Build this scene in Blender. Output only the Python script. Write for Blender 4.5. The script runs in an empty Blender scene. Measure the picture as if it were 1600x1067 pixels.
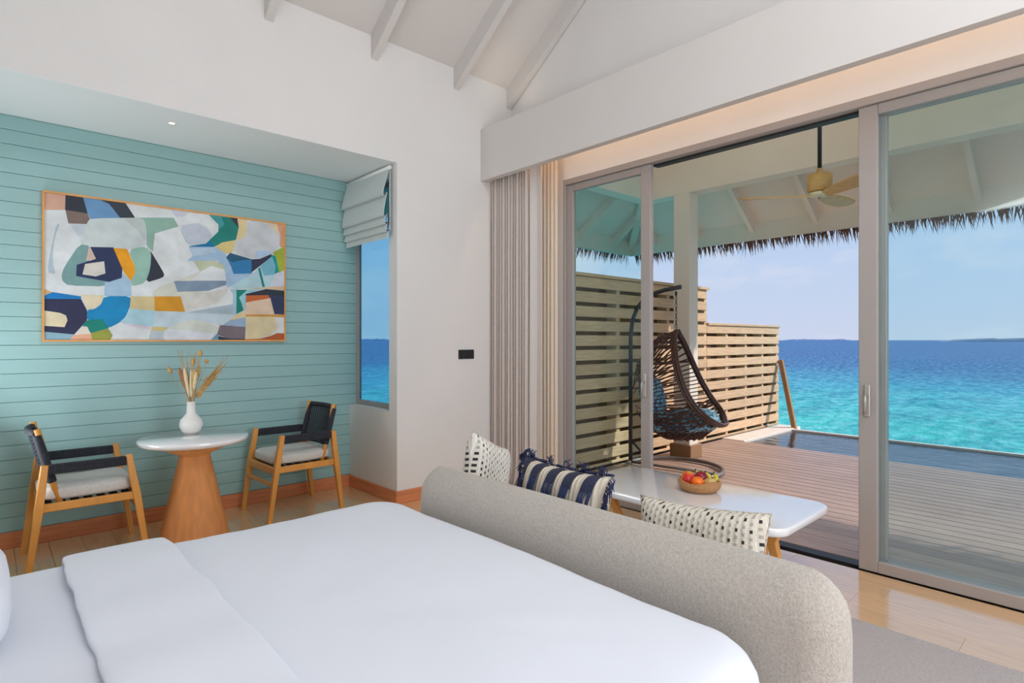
import bpy, bmesh, math, random
from mathutils import Vector, Matrix, noise
random.seed(7)
PI = math.pi
SC = bpy.context.scene
C = SC.collection

# ------------------------------------------------------------ camera
cam_d = bpy.data.cameras.new('camera'); cam = bpy.data.objects.new('camera', cam_d); C.objects.link(cam)
cam_d.sensor_width = 36; cam_d.lens = 36 * 897 / 1600
cam_d.shift_y = -2.5 / 1600
cam_d.clip_start = .05; cam_d.clip_end = 20000
cam.location = (0, 0, 1.45)
cam.rotation_euler = (PI / 2, 0, math.radians(-42.61))
SC.camera = cam
# ------------------------------------------------------------ exposure
SC.view_settings.view_transform = 'Standard'; SC.view_settings.look = 'None'
SC.view_settings.exposure = 0; SC.view_settings.gamma = 1; SC.view_settings.use_curve_mapping = False
SC.cycles.max_bounces = 10; SC.cycles.diffuse_bounces = 5; SC.cycles.transparent_max_bounces = 16
SC.cycles.sample_clamp_indirect = 6
SC.cycles.caustics_reflective = False; SC.cycles.caustics_refractive = False

def N(t, kind, **kw):
    n = t.nodes.new(kind)
    for k, v in kw.items():
        if k.startswith('i_'):
            n.inputs[k[2:].replace('_', ' ')].default_value = v
        else: setattr(n, k, v)
    return n
def ramp(t, stops, interp='LINEAR'):
    r = t.nodes.new('ShaderNodeValToRGB'); e = r.color_ramp.elements; r.color_ramp.interpolation = interp
    while len(e) < len(stops): e.new(.5)
    for el, (p, c) in zip(e, stops):
        el.position = p; el.color = (*c[:3], 1)
    return r
def s2l(c):
    return tuple(((v / 255) / 12.92 if v <= 10 else ((v / 255 + .055) / 1.055) ** 2.4) for v in c)
# ------------------------------------------------------------ world
W = bpy.data.worlds.new('sky'); SC.world = W; W.use_nodes = True
t = W.node_tree; t.nodes.clear()
tc = N(t, 'ShaderNodeTexCoord'); sp = N(t, 'ShaderNodeSeparateXYZ'); t.links.new(tc.outputs['Generated'], sp.inputs[0])
r = ramp(t, [(0, s2l((204, 214, 237))), (.12, s2l((192, 211, 240))), (.32, s2l((166, 200, 242))), (1, s2l((110, 165, 230)))])
t.links.new(sp.outputs['Z'], r.inputs[0])
mp = N(t, 'ShaderNodeMapping'); mp.inputs['Scale'].default_value = (1, 1, 2.2); t.links.new(tc.outputs['Generated'], mp.inputs[0])
nz = N(t, 'ShaderNodeTexNoise', i_Scale=5.5, i_Detail=7.0, i_Roughness=.55); t.links.new(mp.outputs[0], nz.inputs['Vector'])
cr = ramp(t, [(.52, (0, 0, 0)), (.72, (1, 1, 1))]); t.links.new(nz.outputs[0], cr.inputs[0])
ml = N(t, 'ShaderNodeMath', operation='MULTIPLY'); ml.inputs[1].default_value = .6; t.links.new(cr.outputs[0], ml.inputs[0])
mx = N(t, 'ShaderNodeMixRGB'); mx.inputs[2].default_value = (*s2l((232, 230, 240)), 1)
t.links.new(ml.outputs[0], mx.inputs[0]); t.links.new(r.outputs[0], mx.inputs[1])
bg = N(t, 'ShaderNodeBackground', i_Strength=1.0); t.links.new(mx.outputs[0], bg.inputs[0])
wo = N(t, 'ShaderNodeOutputWorld'); t.links.new(bg.outputs[0], wo.inputs[0])
# ------------------------------------------------------------ sun
sd = bpy.data.lights.new('sun', 'SUN'); sd.energy = 3.9; sd.color = (1, .93, .84); sd.angle = .012
so = bpy.data.objects.new('sun', sd); C.objects.link(so)
so.rotation_euler = Vector((-1, .85, -.92)).to_track_quat('-Z', 'Y').to_euler()
def area(name, loc, d, sx, sy, e, col=(1, 1, 1)):
    l = bpy.data.lights.new(name, 'AREA'); l.shape = 'RECTANGLE'; l.size = sx; l.size_y = sy; l.energy = e; l.color = col
    o = bpy.data.objects.new(name, l); C.objects.link(o); o.location = loc
    o.rotation_euler = Vector(d).to_track_quat('-Z', 'Y').to_euler(); return o
# added fill lights, all out of view, to brighten room, alcove and porch
area('rear_fill_light', (1.9, -2.9, 1.75), (-.05, 1, 0), 3.0, 1.7, 106, (.84, .92, 1))  # added fill from the rear wall, standing in for daylight
area('ridge_fill_light', (1.6, -.6, 4.6), (0, .25, -1), 2.4, 1.6, 76, (.92, .96, 1))  # added overhead fill, no fitting modelled
area('vault_fill_light', (-.45, .5, 3.1), (.45, .25, 1), 3.0, .5, 40, (.92, .96, 1))  # added upward fill that bounces off the vault
area('alcove_end_fill_light', (-.62, 4.80, 1.3), (1, -.5, .95), .6, 1.9, 34, (.88, .95, 1))  # added fill at the alcove's unseen end, no window built there
area('porch_fill_light', (4.30, 1.5, 3.1), (.2, 0, 1), 7.0, .2, 22, (1, .86, .70))  # added fill under the porch roof, hidden by the door header

# ------------------------------------------------------------ materials
MATS = {}
def pmat(name, col, rough=.6, var=.12, ns=6, bump=0., bs=60, metal=0, spec=.5, stretch=(1, 1, 1), rnd=0, detail=4, sheen=0, coat=0, bstretch=None, obj=True):
    if name in MATS: return MATS[name]
    m = bpy.data.materials.new(name); m.use_nodes = True; t = m.node_tree
    p = t.nodes['Principled BSDF']; p.inputs['Roughness'].default_value = rough; p.inputs['Metallic'].default_value = metal
    p.inputs['Specular IOR Level'].default_value = spec
    if sheen: p.inputs['Sheen Weight'].default_value = sheen
    if coat: p.inputs['Coat Weight'].default_value = coat; p.inputs['Coat Roughness'].default_value = .12; p.inputs['Coat IOR'].default_value = 1.5 if coat < .9 else 1.85
    col = s2l(col)
    tc = N(t, 'ShaderNodeTexCoord'); mp = N(t, 'ShaderNodeMapping'); mp.inputs['Scale'].default_value = stretch
    t.links.new(tc.outputs['Object'], mp.inputs[0]); vec = mp.outputs[0]
    if rnd:
        oi = N(t, 'ShaderNodeObjectInfo'); ad = N(t, 'ShaderNodeVectorMath', operation='ADD')
        ms = N(t, 'ShaderNodeMath', operation='MULTIPLY'); ms.inputs[1].default_value = 57.
        t.links.new(oi.outputs['Random'], ms.inputs[0]); t.links.new(ms.outputs[0], ad.inputs[1]); t.links.new(vec, ad.inputs[0]); vec = ad.outputs[0]
    n1 = N(t, 'ShaderNodeTexNoise', i_Scale=ns, i_Detail=float(detail)); t.links.new(vec, n1.inputs['Vector'])
    lo = tuple(c * (1 - var) for c in col); hi = tuple(min(1, c * (1 + var)) for c in col)
    rr = ramp(t, [(.3, lo), (.7, hi)]); t.links.new(n1.outputs[0], rr.inputs[0]); out = rr.outputs[0]
    if rnd:
        hs = N(t, 'ShaderNodeHueSaturation'); mr = N(t, 'ShaderNodeMapRange'); mr.inputs[3].default_value = 1 - rnd; mr.inputs[4].default_value = 1 + rnd
        t.links.new(oi.outputs['Random'], mr.inputs[0]); t.links.new(mr.outputs[0], hs.inputs['Value']); t.links.new(out, hs.inputs['Color']); out = hs.outputs[0]
    t.links.new(out, p.inputs['Base Color'])
    if bump:
        n2 = N(t, 'ShaderNodeTexNoise', i_Scale=bs, i_Detail=3.)
        if bstretch:
            m2 = N(t, 'ShaderNodeMapping'); m2.inputs['Scale'].default_value = bstretch; t.links.new(tc.outputs['Object'], m2.inputs[0]); t.links.new(m2.outputs[0], n2.inputs['Vector'])
        else: t.links.new(vec, n2.inputs['Vector'])
        b = N(t, 'ShaderNodeBump', i_Strength=bump, i_Distance=.01); t.links.new(n2.outputs[0], b.inputs['Height']); t.links.new(b.outputs[0], p.inputs['Normal'])
    MATS[name] = m; return m
def glassmat(name, tint, refl=.9):
    m = bpy.data.materials.new(name); m.use_nodes = True; t = m.node_tree; t.nodes.clear()
    tr = N(t, 'ShaderNodeBsdfTransparent'); tr.inputs[0].default_value = (*tint, 1)
    gl = N(t, 'ShaderNodeBsdfGlossy'); gl.inputs['Roughness'].default_value = .01; gl.inputs[0].default_value = (refl, refl, refl, 1)
    fr = N(t, 'ShaderNodeFresnel', i_IOR=1.5)
    nz = N(t, 'ShaderNodeTexNoise', i_Scale=.5); b = N(t, 'ShaderNodeBump', i_Strength=.01); t.links.new(nz.outputs[0], b.inputs['Height']); t.links.new(b.outputs[0], gl.inputs['Normal'])
    # fresnel only on the side where light enters the pane (no false total reflection on its way out)
    ge = N(t, 'ShaderNodeNewGeometry'); iv = N(t, 'ShaderNodeMath', operation='SUBTRACT'); iv.inputs[0].default_value = 1; t.links.new(ge.outputs['Backfacing'], iv.inputs[1])
    mu = N(t, 'ShaderNodeMath', operation='MULTIPLY'); t.links.new(fr.outputs[0], mu.inputs[0]); t.links.new(iv.outputs[0], mu.inputs[1])
    mx = N(t, 'ShaderNodeMixShader'); t.links.new(mu.outputs[0], mx.inputs[0]); t.links.new(tr.outputs[0], mx.inputs[1]); t.links.new(gl.outputs[0], mx.inputs[2])
    o = N(t, 'ShaderNodeOutputMaterial'); t.links.new(mx.outputs[0], o.inputs[0]); return m
def emit(name, col, s):
    m = bpy.data.materials.new(name); m.use_nodes = True; t = m.node_tree; t.nodes.clear()
    e = N(t, 'ShaderNodeEmission', i_Strength=s); e.inputs[0].default_value = (*col, 1)
    o = N(t, 'ShaderNodeOutputMaterial'); t.links.new(e.outputs[0], o.inputs[0]); return m

M_WALL = pmat('white_plaster', (228, 225, 223), .85, .015, 1.5, .05, 90)
M_CEIL = pmat('white_ceiling_paint', (214, 209, 206), .8, .012, 2)
M_TEAL = pmat('teal_painted_board', (150, 188, 187), .45, .03, 2, .04, 40, stretch=(1, 6, 6), rnd=.02)
M_SKIRT = pmat('brown_wood_skirting', (210, 132, 88), .4, .15, 4, .05, 60, stretch=(1, 1, 12))
M_FLOOR = pmat('oak_floorboard', (224, 180, 130), .2, .08, 5, .02, 40, stretch=(9, .8, 1), rnd=.04, coat=1)
M_DECK = pmat('hardwood_deck_board', (178, 148, 134), .42, .16, 6, .1, 30, stretch=(8, .7, 1), rnd=.10)
M_FENCE = pmat('pale_timber_slat', (222, 186, 148), .7, .14, 5, .1, 40, stretch=(1, 1, 10), rnd=.10)
M_FRAME = pmat('taupe_aluminium', (164, 157, 154), .42, .02, 3, spec=.4)
M_DARK = pmat('black_rubber_track', (26, 28, 32), .5, .1, 8)
M_OAK = pmat('honey_teak', (220, 154, 76), .38, .13, 6, .03, 50, stretch=(2, 2, .5), rnd=.03)
M_CONE = pmat('walnut_veneer', (224, 152, 92), .38, .12, 5, .02, 50, stretch=(5, 5, .6))
M_STONE = pmat('polished_white_stone', (244, 243, 245), .14, .02, 3, coat=1)
M_ROPE = pmat('black_rope', (42, 45, 54), .8, .25, 60, .5, 220)
M_SEAT = pmat('oatmeal_bouclé'.replace('é','e'), (212, 209, 203), .95, .08, 90, .35, 260, sheen=.2)
M_LINEN = pmat('white_bed_linen', (224, 227, 236), .75, .012, 3, .10, 6, sheen=.15)
M_CURT = pmat('grey_curtain_cloth', (206, 196, 190), .9, .05, 60, .1, 200)
M_CURT2 = pmat('pale_grey_curtain_cloth', (216, 208, 203), .9, .03, 60, .1, 200)
M_BLIND = pmat('grey_linen_blind', (206, 212, 210), .9, .06, 120, .15, 300)
M_PORCH = pmat('porch_white_paint', (236, 226, 214), .8, .02, 2)
M_RATTAN = pmat('dark_brown_rattan', (78, 50, 44), .35, .25, 30, .2, 120)
M_STEEL = pmat('dark_grey_steel', (62, 62, 66), .4, .1, 8, metal=.3)
M_STEELL = pmat('worn_grey_steel', (120, 108, 104), .4, .1, 8, metal=.3)
M_WHITEPL = pmat('white_plastic', (235, 235, 232), .4, .01, 8)
M_BLACKPL = pmat('black_plastic', (30, 31, 35), .35, .05, 8)
M_COL_BASE = pmat('brown_column_collar', (150, 112, 78), .6, .12, 6, .1, 40, stretch=(1, 1, 8))
M_THATCH = pmat('dry_palm_thatch', (124, 96, 82), .9, .4, 30)
M_RUG = pmat('grey_wool_pile', (190, 182, 181), 1., .10, 120, .8, 240)
M_CERAM = pmat('white_ceramic', (236, 232, 226), .4, .01, 5)
M_FANW = pmat('light_ash_wood', (205, 168, 104), .45, .10, 14, stretch=(1, 1, 3))
M_BASKET = pmat('woven_rattan_cane', (190, 140, 92), .7, .3, 160, .8, 190)
M_CURB = pmat('pale_pool_coping', (244, 230, 216), .6, .05, 8, .05, 60)
M_TILE = pmat('blue_pool_tile', (150, 196, 214), .4, .06, 14)

# ------------------------------------------------------------ mesh helpers
class MB:
    def __init__(s): s.v = []; s.f = []; s.mi = []; s.sm = []; s.cur = 0
    def add(s, vs, fs, smooth=False):
        b = len(s.v); s.v += [tuple(v) for v in vs]
        for f in fs: s.f.append([i + b for i in f]); s.mi.append(s.cur); s.sm.append(smooth)
        return s
    def box(s, a, b, bev=0, M=None, seg=1):
        c = [(a[i] + b[i]) / 2 for i in range(3)]; h = [abs(b[i] - a[i]) for i in range(3)]
        bm = bmesh.new(); bmesh.ops.create_cube(bm, size=1)
        for v in bm.verts: v.co = Vector((v.co.x * h[0], v.co.y * h[1], v.co.z * h[2]))
        if bev: bmesh.ops.bevel(bm, geom=bm.edges[:], offset=min(bev, min(h) * .49), segments=seg, profile=.5, affect='EDGES')
        bm.verts.ensure_lookup_table(); bm.verts.index_update()
        vs = [v.co + Vector(c) for v in bm.verts]
        if M: vs = [M @ v for v in vs]
        s.add(vs, [[v.index for v in f.verts] for f in bm.faces], False); bm.free(); return s
    def tube(s, pts, r, n=8, closed=False, sx=1, sy=1, rect=False, cap=True, up=None):
        pts = [Vector(p) for p in pts]; k = len(pts)
        rs = r if isinstance(r, (list, tuple)) else [r] * k
        T = []
        for i in range(k):
            a = pts[(i - 1) % k] if (closed or i > 0) else pts[i]; b = pts[(i + 1) % k] if (closed or i < k - 1) else pts[i]
            T.append((b - a).normalized())
        u = Vector(up) if up else (Vector((0, 0, 1)) if abs(T[0].z) < .9 else Vector((1, 0, 0)))
        u = (u - T[0] * u.dot(T[0])).normalized()
        if rect:
            prof = [(-1, -.8), (-.8, -1), (.8, -1), (1, -.8), (1, .8), (.8, 1), (-.8, 1), (-1, .8)]
        else: prof = [(math.cos(2 * PI * j / n), math.sin(2 * PI * j / n)) for j in range(n)]
        n = len(prof); vs = []
        for i in range(k):
            if i: u = (u - T[i] * u.dot(T[i])).normalized()
            w = T[i].cross(u)
            for (a, b) in prof: vs.append(pts[i] + (u * a * sx + w * b * sy) * rs[i])
        fs = []
        for i in range(k if closed else k - 1):
            for j in range(n):
                a = i * n + j; b = i * n + (j + 1) % n; c = ((i + 1) % k) * n + (j + 1) % n; d = ((i + 1) % k) * n + j
                fs.append([a, b, c, d])
        if cap and not closed: fs.append(list(range(n))[::-1]); fs.append([(k - 1) * n + j for j in range(n)])
        return s.add(vs, fs, not rect)
    def lathe(s, prof, n=32, c=(0, 0, 0), sc=(1, 1)):
        vs = []; fs = []; k = len(prof)
        for (r, z) in prof:
            for j in range(n): vs.append((c[0] + sc[0] * r * math.cos(2 * PI * j / n), c[1] + sc[1] * r * math.sin(2 * PI * j / n), c[2] + z))
        for i in range(k - 1):
            for j in range(n): fs.append([i * n + j, i * n + (j + 1) % n, (i + 1) * n + (j + 1) % n, (i + 1) * n + j])
        if prof[0][0] > 1e-6: fs.append(list(range(n))[::-1])
        if prof[-1][0] > 1e-6: fs.append([(k - 1) * n + j for j in range(n)])
        return s.add(vs, fs, True)
    def grid(s, fn, nu, nv, closeu=False, smooth=True):
        vs = [fn(i / (nu if closeu else nu - 1), j / (nv - 1)) for i in range(nu) for j in range(nv)]
        fs = [[i * nv + j, ((i + 1) % nu) * nv + j, ((i + 1) % nu) * nv + j + 1, i * nv + j + 1] for i in range(nu if closeu else nu - 1) for j in range(nv - 1)]
        return s.add(vs, fs, smooth)
    def prism(s, poly, fn, d0, d1):
        n = len(poly); vs = [fn(p, d0) for p in poly] + [fn(p, d1) for p in poly]
        fs = [list(range(n))[::-1], [n + i for i in range(n)]] + [[i, (i + 1) % n, n + (i + 1) % n, n + i] for i in range(n)]
        return s.add(vs, fs)
    def mesh(s, name, mats, fix=True):
        me = bpy.data.meshes.new(name); me.from_pydata(s.v, [], s.f)
        for m in (mats if isinstance(mats, (list, tuple)) else [mats]): me.materials.append(m)
        me.polygons.foreach_set('material_index', s.mi); me.polygons.foreach_set('use_smooth', s.sm)
        if fix:
            bm = bmesh.new(); bm.from_mesh(me); bmesh.ops.recalc_face_normals(bm, faces=bm.faces[:]); bm.to_mesh(me); bm.free()
        me.update(); return me
    def build(s, name, mats, parent=None, fix=True):
        o = bpy.data.objects.new(name, s.mesh(name, mats, fix)); C.objects.link(o)
        if parent: o.parent = parent
        return o
def tag(o, label=None, cat=None, group=None, kind=None):
    if label: o['label'] = label
    if cat: o['category'] = cat
    if group: o['group'] = group
    if kind: o['kind'] = kind
    return o
def empty(name, loc, rz=0, **k):
    o = bpy.data.objects.new(name, None); C.objects.link(o); o.location = loc; o.rotation_euler = (0, 0, rz); o.empty_display_size = .1
    return tag(o, **k)
def copy_tree(o, parent=None):
    c = o.copy(); C.objects.link(c); c.parent = parent
    for ch in list(o.children): copy_tree(ch, c)
    return c
def rrect(x0, y0, x1, y1, r, n=8):
    r = max(.0005, min(r, (x1 - x0) / 2 - 1e-4, (y1 - y0) / 2 - 1e-4)); out = []
    for (cx, cy, a) in ((x1 - r, y1 - r, 0), (x0 + r, y1 - r, 90), (x0 + r, y0 + r, 180), (x1 - r, y0 + r, 270)):
        for i in range(n + 1):
            t = math.radians(a + 90 * i / n); out.append((cx + r * math.cos(t), cy + r * math.sin(t)))
    return out
def subdiv(loop, m):
    out = []
    for i, p in enumerate(loop):
        q = loop[(i + 1) % len(loop)]; d = math.dist(p, q); k = max(1, int(d / m))
        for j in range(k): out.append((p[0] + (q[0] - p[0]) * j / k, p[1] + (q[1] - p[1]) * j / k))
    return out
def rings(mb, x0, y0, x1, y1, r, prof, n=8, m=None, wob=None):
    """rounded box: prof = [(inset, z)...] from bottom to top"""
    base = rrect(x0, y0, x1, y1, r, n)
    if m: base = subdiv(base, m)
    cx, cy = (x0 + x1) / 2, (y0 + y1) / 2; hx, hy = (x1 - x0) / 2, (y1 - y0) / 2; k = len(base); vs = []
    for (ins, z) in prof:
        fx = max(0, hx - ins) / hx; fy = max(0, hy - ins) / hy
        for (x, y) in base:
            p = Vector((cx + (x - cx) * fx, cy + (y - cy) * fy, z))
            if wob: p = wob(p)
            vs.append(p)
    fs = [[i * k + j, i * k + (j + 1) % k, (i + 1) * k + (j + 1) % k, (i + 1) * k + j] for i in range(len(prof) - 1) for j in range(k)]
    fs.append(list(range(k))[::-1]); fs.append([(len(prof) - 1) * k + j for j in range(k)])
    return mb.add(vs, fs, True)

# ============================================================ THE SETTING
XW, YF, YT, XA = 4.06, 4.42, 5.31, 2.685      # door wall, front wall, teal wall, alcove side
H0 = 3.018
fl = MB().box((-.8, -3.1, -.2), (4.06, 5.45, -.013)).box((4.06, -.5, -.2), (4.2, 3.7, -.02)).build('floor', pmat('floor_bed', (110, 85, 60), .8)); tag(fl, kind='structure')
xx = -.78; k = 0
while xx < 4.05:
    w = min(.186, 4.06 - xx); yend = YT if xx + w < XA + .1 else YF
    yy = -3.0 + random.uniform(-1.4, 0)
    while yy < yend:
        L = random.uniform(1.5, 2.1); a = max(yy, -3.0); b = min(yy + L, yend)
        if b - a > .05: MB().box((xx + .0005, a + .0005, -.013), (xx + w - .0005, b - .0005, 0), .0008).build('floorboard', M_FLOOR, fl)
        yy += L
    xx += .1865
def wall(name, boxes, m=M_WALL):
    b = MB()
    for (p, q) in boxes: b.box(p, q)
    return tag(b.build(name, m), kind='structure')
wall('wall_front', [((XA, YF, 0), (XW + .14, YF + .12, 4.2)), ((-.8, YF, H0), (XA, YF + .12, 4.2))])
wt = wall('wall_teal', [((-.8, YT + .012, 0), (XA + .115, YT + .12, 3.1))], pmat('teal_backing', (96, 140, 138), .6))
z = .113
while z < H0 - .001:
    z1 = min(z + .1, H0)
    MB().box((-.66, YT - .002, z + .0012), (XA + .115, YT + .012, z1 - .0012), .002).build('plank', M_TEAL, wt)
    z += .1
wall('wall_window_side', [((XA, YF + .12, 0), (XA + .115, 4.553, 3.1)), ((XA, 4.553, 0), (XA + .115, YT, .81)), ((XA, 4.553, 2.9), (XA + .115, YT, 3.1))])
wall('wall_headboard', [((-.8, -3.1, 0), (-.66, 5.45, 4.2))])
wall('wall_rear', [((-.8, -3.12, 0), (.4, -3, 4.2)), ((3.4, -3.12, 0), (4.2, -3, 4.2)), ((.4, -3.12, 0), (3.4, -3, .9)), ((.4, -3.12, 2.6), (3.4, -3, 4.2))])
RZ = 6.654
b = MB().box((XW, 3.69, 0), (4.2, 4.54, 2.97)).box((XW, -3.1, 0), (4.2, -.42, 2.97))
b.prism([(-3.1, 2.968), (4.54, 2.968), (4.54, 4.0), (.71, RZ + .1), (-3.1, 4.0)], lambda p, d: (d, p[0], p[1]), XW, 4.2)
tag(b.build('wall_doors', M_WALL), kind='structure')
MB_ = MB(); MB_.prism([(-3.1, 2.968), (4.54, 2.968), (4.54, 4.0), (.71, RZ), (-3.1, 4.0)], lambda p, d: (d, p[0], p[1]), -.8, -.78)
tag(MB_.build('wall_gable', M_WALL), kind='structure')
# vaulted ceiling and rafters
sl = .7
b = MB()
b.prism([(YF, 4.05), (YF + .12, 4.05 - .084), (YF + .12, 4.2), (.71, RZ + .2), (-3.12, 4.2), (-3.12, 3.97), (-3, 4.05), (.71, RZ)], lambda p, d: (d, p[0], p[1]), -.8, 4.2)
ce = tag(b.build('ceiling', M_CEIL), kind='structure')
wall('ceiling.001', [((-.66, YF + .001, H0 - .002), (XA + .115, YT + .12, H0 + .05))], pmat('alcove_ceiling_paint', (236, 240, 240), .8, .01, 2))
for x in (-.18, .7, 1.578, 2.463, 3.339, 4.02):
    for sgn, nm in ((1, 0), (-1, 1)):
        ys = [(YF if sgn > 0 else -3.0), .71]
        zs = [4.05, RZ]
        MB().prism([(ys[0], zs[0] - .2), (ys[0], zs[0] + .02), (ys[1], zs[1] + .02), (ys[1], zs[1] - .2)], lambda p, d: (d, p[0], p[1]), x - .032, x + .032).build('rafter', M_CEIL, ce)
# pelmet over the doors
pe = tag(MB().box((3.64, -3, 3.03), (3.71, YF, 3.54)).box((3.71, -3, 3.50), (XW, YF, 3.54)).build('trim_1', M_CEIL), kind='structure')
# skirting
tag(MB().box((-.66, YT - .018, 0), (XA, YT, .113), .003).build('baseboard_teal', M_SKIRT), kind='structure')
tag(MB().box((XA - .016, YF - .016, 0), (XA, YT - .018, .113), .003).build('baseboard_window', M_SKIRT), kind='structure')
tag(MB().box((XA, YF - .016, 0), (XW, YF, .113), .003).build('baseboard_front', M_SKIRT), kind='structure')
# small side window
G_WIN = glassmat('blue_tinted_window_glass', (.60, .83, .91)); G_DOOR = glassmat('green_tinted_door_glass', (.84, .95, .95)); G_DOOR2 = glassmat('blue_tinted_door_glass', (.93, .985, .99))
win = empty('window_1', (2.78, 4.93, .81), kind='structure')
def frame_rect(y0, y1, z0, z1, xa, xb, wy, wb, wt_, name, m, parent, off):
    b = MB(); o = Vector(off)
    for (p, q) in (((xa, y0, z0), (xb, y0 + wy, z1)), ((xa, y1 - wy, z0), (xb, y1, z1)), ((xa, y0 + wy, z0), (xb, y1 - wy, z0 + wb)), ((xa, y0 + wy, z1 - wt_), (xb, y1 - wy, z1))):
        b.box(Vector(p) - o, Vector(q) - o, .003)
    return b.build(name, m, parent)
frame_rect(4.553, YT, .81, 2.9, 2.755, 2.797, .035, .045, .04, 'frame', M_FRAME, win, (2.78, 4.93, .81))
MB().box((-.004, -.34, .04), (.004, .345, 2.05)).build('pane', G_WIN, win)
w2 = empty('added_rear_window', (1.9, -3.06, .9), kind='structure')  # unseen rear window, made up to go with the fill light there
bb = MB()
for (p, q) in (((-1.5, -.03, 0), (-1.45, .03, 1.7)), ((1.45, -.03, 0), (1.5, .03, 1.7)), ((-1.5, -.03, 0), (1.5, .03, .05)), ((-1.5, -.03, 1.65), (1.5, .03, 1.7)), ((-.03, -.03, 0), (.03, .03, 1.7))): bb.box(p, q, .003)
bb.build('frame', M_FRAME, w2)  # frame of the added, unseen rear window
# door frame
df = tag(MB().box((XW - .005, 3.665, 0), (4.2, 3.69, 2.968), .002).box((XW - .005, -.42, 2.916), (4.2, 3.665, 2.968), .003).box((XW - .005, -.45, 0), (4.2, -.42, 2.968), .002).build('trim_2', M_FRAME), kind='structure')
MB().box((4.125, 1.19, 2.90), (4.19, 2.733, 2.918)).box((4.125, -.42, -.02), (4.19, 2.733, .004)).box((4.195, -.42, -.06), (4.25, 3.66, -.004)).build('track', M_DARK, df)
def door(name, y0, y1, x0, x1, wl, wr, gm, zb=.0, handle=None):
    o = empty(name, ((x0 + x1) / 2, (y0 + y1) / 2, 0), kind='structure'); off = ((x0 + x1) / 2, (y0 + y1) / 2, 0)
    b = MB()
    for (p, q) in (((x0, y0, .004), (x1, y0 + wr, 2.914)), ((x0, y1 - wl, .004), (x1, y1, 2.914)), ((x0, y0 + wr, .004), (x1, y1 - wl, .075)), ((x0, y0 + wr, 2.85), (x1, y1 - wl, 2.914))):
        b.box(Vector(p) - Vector(off), Vector(q) - Vector(off), .004)
    b.build('door_frame', M_FRAME, o)
    MB().box((-.004, y0 + wr - .01 - off[1], .07), (.004, y1 - wl + .01 - off[1], 2.86)).build('pane', gm, o)
    if handle:
        hy = handle - off[1]; hx = x0 - off[0]
        h = MB().box((hx - .012, hy - .016, .97), (hx, hy + .016, 1.17), .004).build('handle', pmat('satin_grey_metal', (176, 172, 168), .35, .02, 5, metal=.4), o)
        MB().tube([(hx - .01, hy, 1.10), (hx - .045, hy, 1.10), (hx - .05, hy, 1.08), (hx - .05, hy, .99)], .008, 8).build('lever', MATS['satin_grey_metal'], h)
    return o
door('door_1', 2.733, 3.665, 4.075, 4.122, .08, .095, G_DOOR, handle=2.785)
door('door_2', -.42, 1.19, 4.075, 4.122, .105, .08, G_DOOR2, handle=1.14)
door('door_3', -.41, 1.15, 4.132, 4.178, .10, .08, G_DOOR2)
# warm led strips in the curtain pocket and on top of the pelmet
led = emit('warm_led', (1, .66, .40), 17); led2 = emit('warm_led_soft', (1, .72, .45), 3)
o = tag(MB().box((3.892, -2.9, 3.485), (3.910, 4.34, 3.495)).build('led_strip', led), 'warm light strip hidden in the curtain pocket above the sliding doors', 'light strip')
o = empty('uplight', (3.72, 4.16, 3.54), label='tiny warm spotlight on the pelmet top by the corner', cat='spotlight')
MB().lathe([(.018, 0), (.018, .03), (.014, .032)], 12).build('housing', M_WHITEPL, o); MB().lathe([(.0, .036), (.012, .036), (.012, .033)], 12).build('lens', emit('spot_lens', (1, .8, .55), 30), o)
l = bpy.data.lights.new('uplight_lamp', 'SPOT'); l.energy = 2.2; l.color = (1, .78, .55); l.spot_size = 1.9; l.spot_blend = 1; l.shadow_soft_size = .03
lo = bpy.data.objects.new('uplight_lamp', l); C.objects.link(lo); lo.location = (3.8, 4.14, 3.6); lo.rotation_euler = (PI, 0, 0)
o = empty('recessed_downlight', (1.0, 4.72, H0 - .002), label='small round recessed downlight in the alcove ceiling above the painting', cat='downlight')
MB().lathe([(.022, 0), (.03, -.003), (.03, 0)], 16).build('ring', M_WHITEPL, o); MB().lathe([(0, -.001), (.022, -.001)], 16).build('lens', emit('downlight_lens', (1, .9, .75), 1.5), o)

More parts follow.
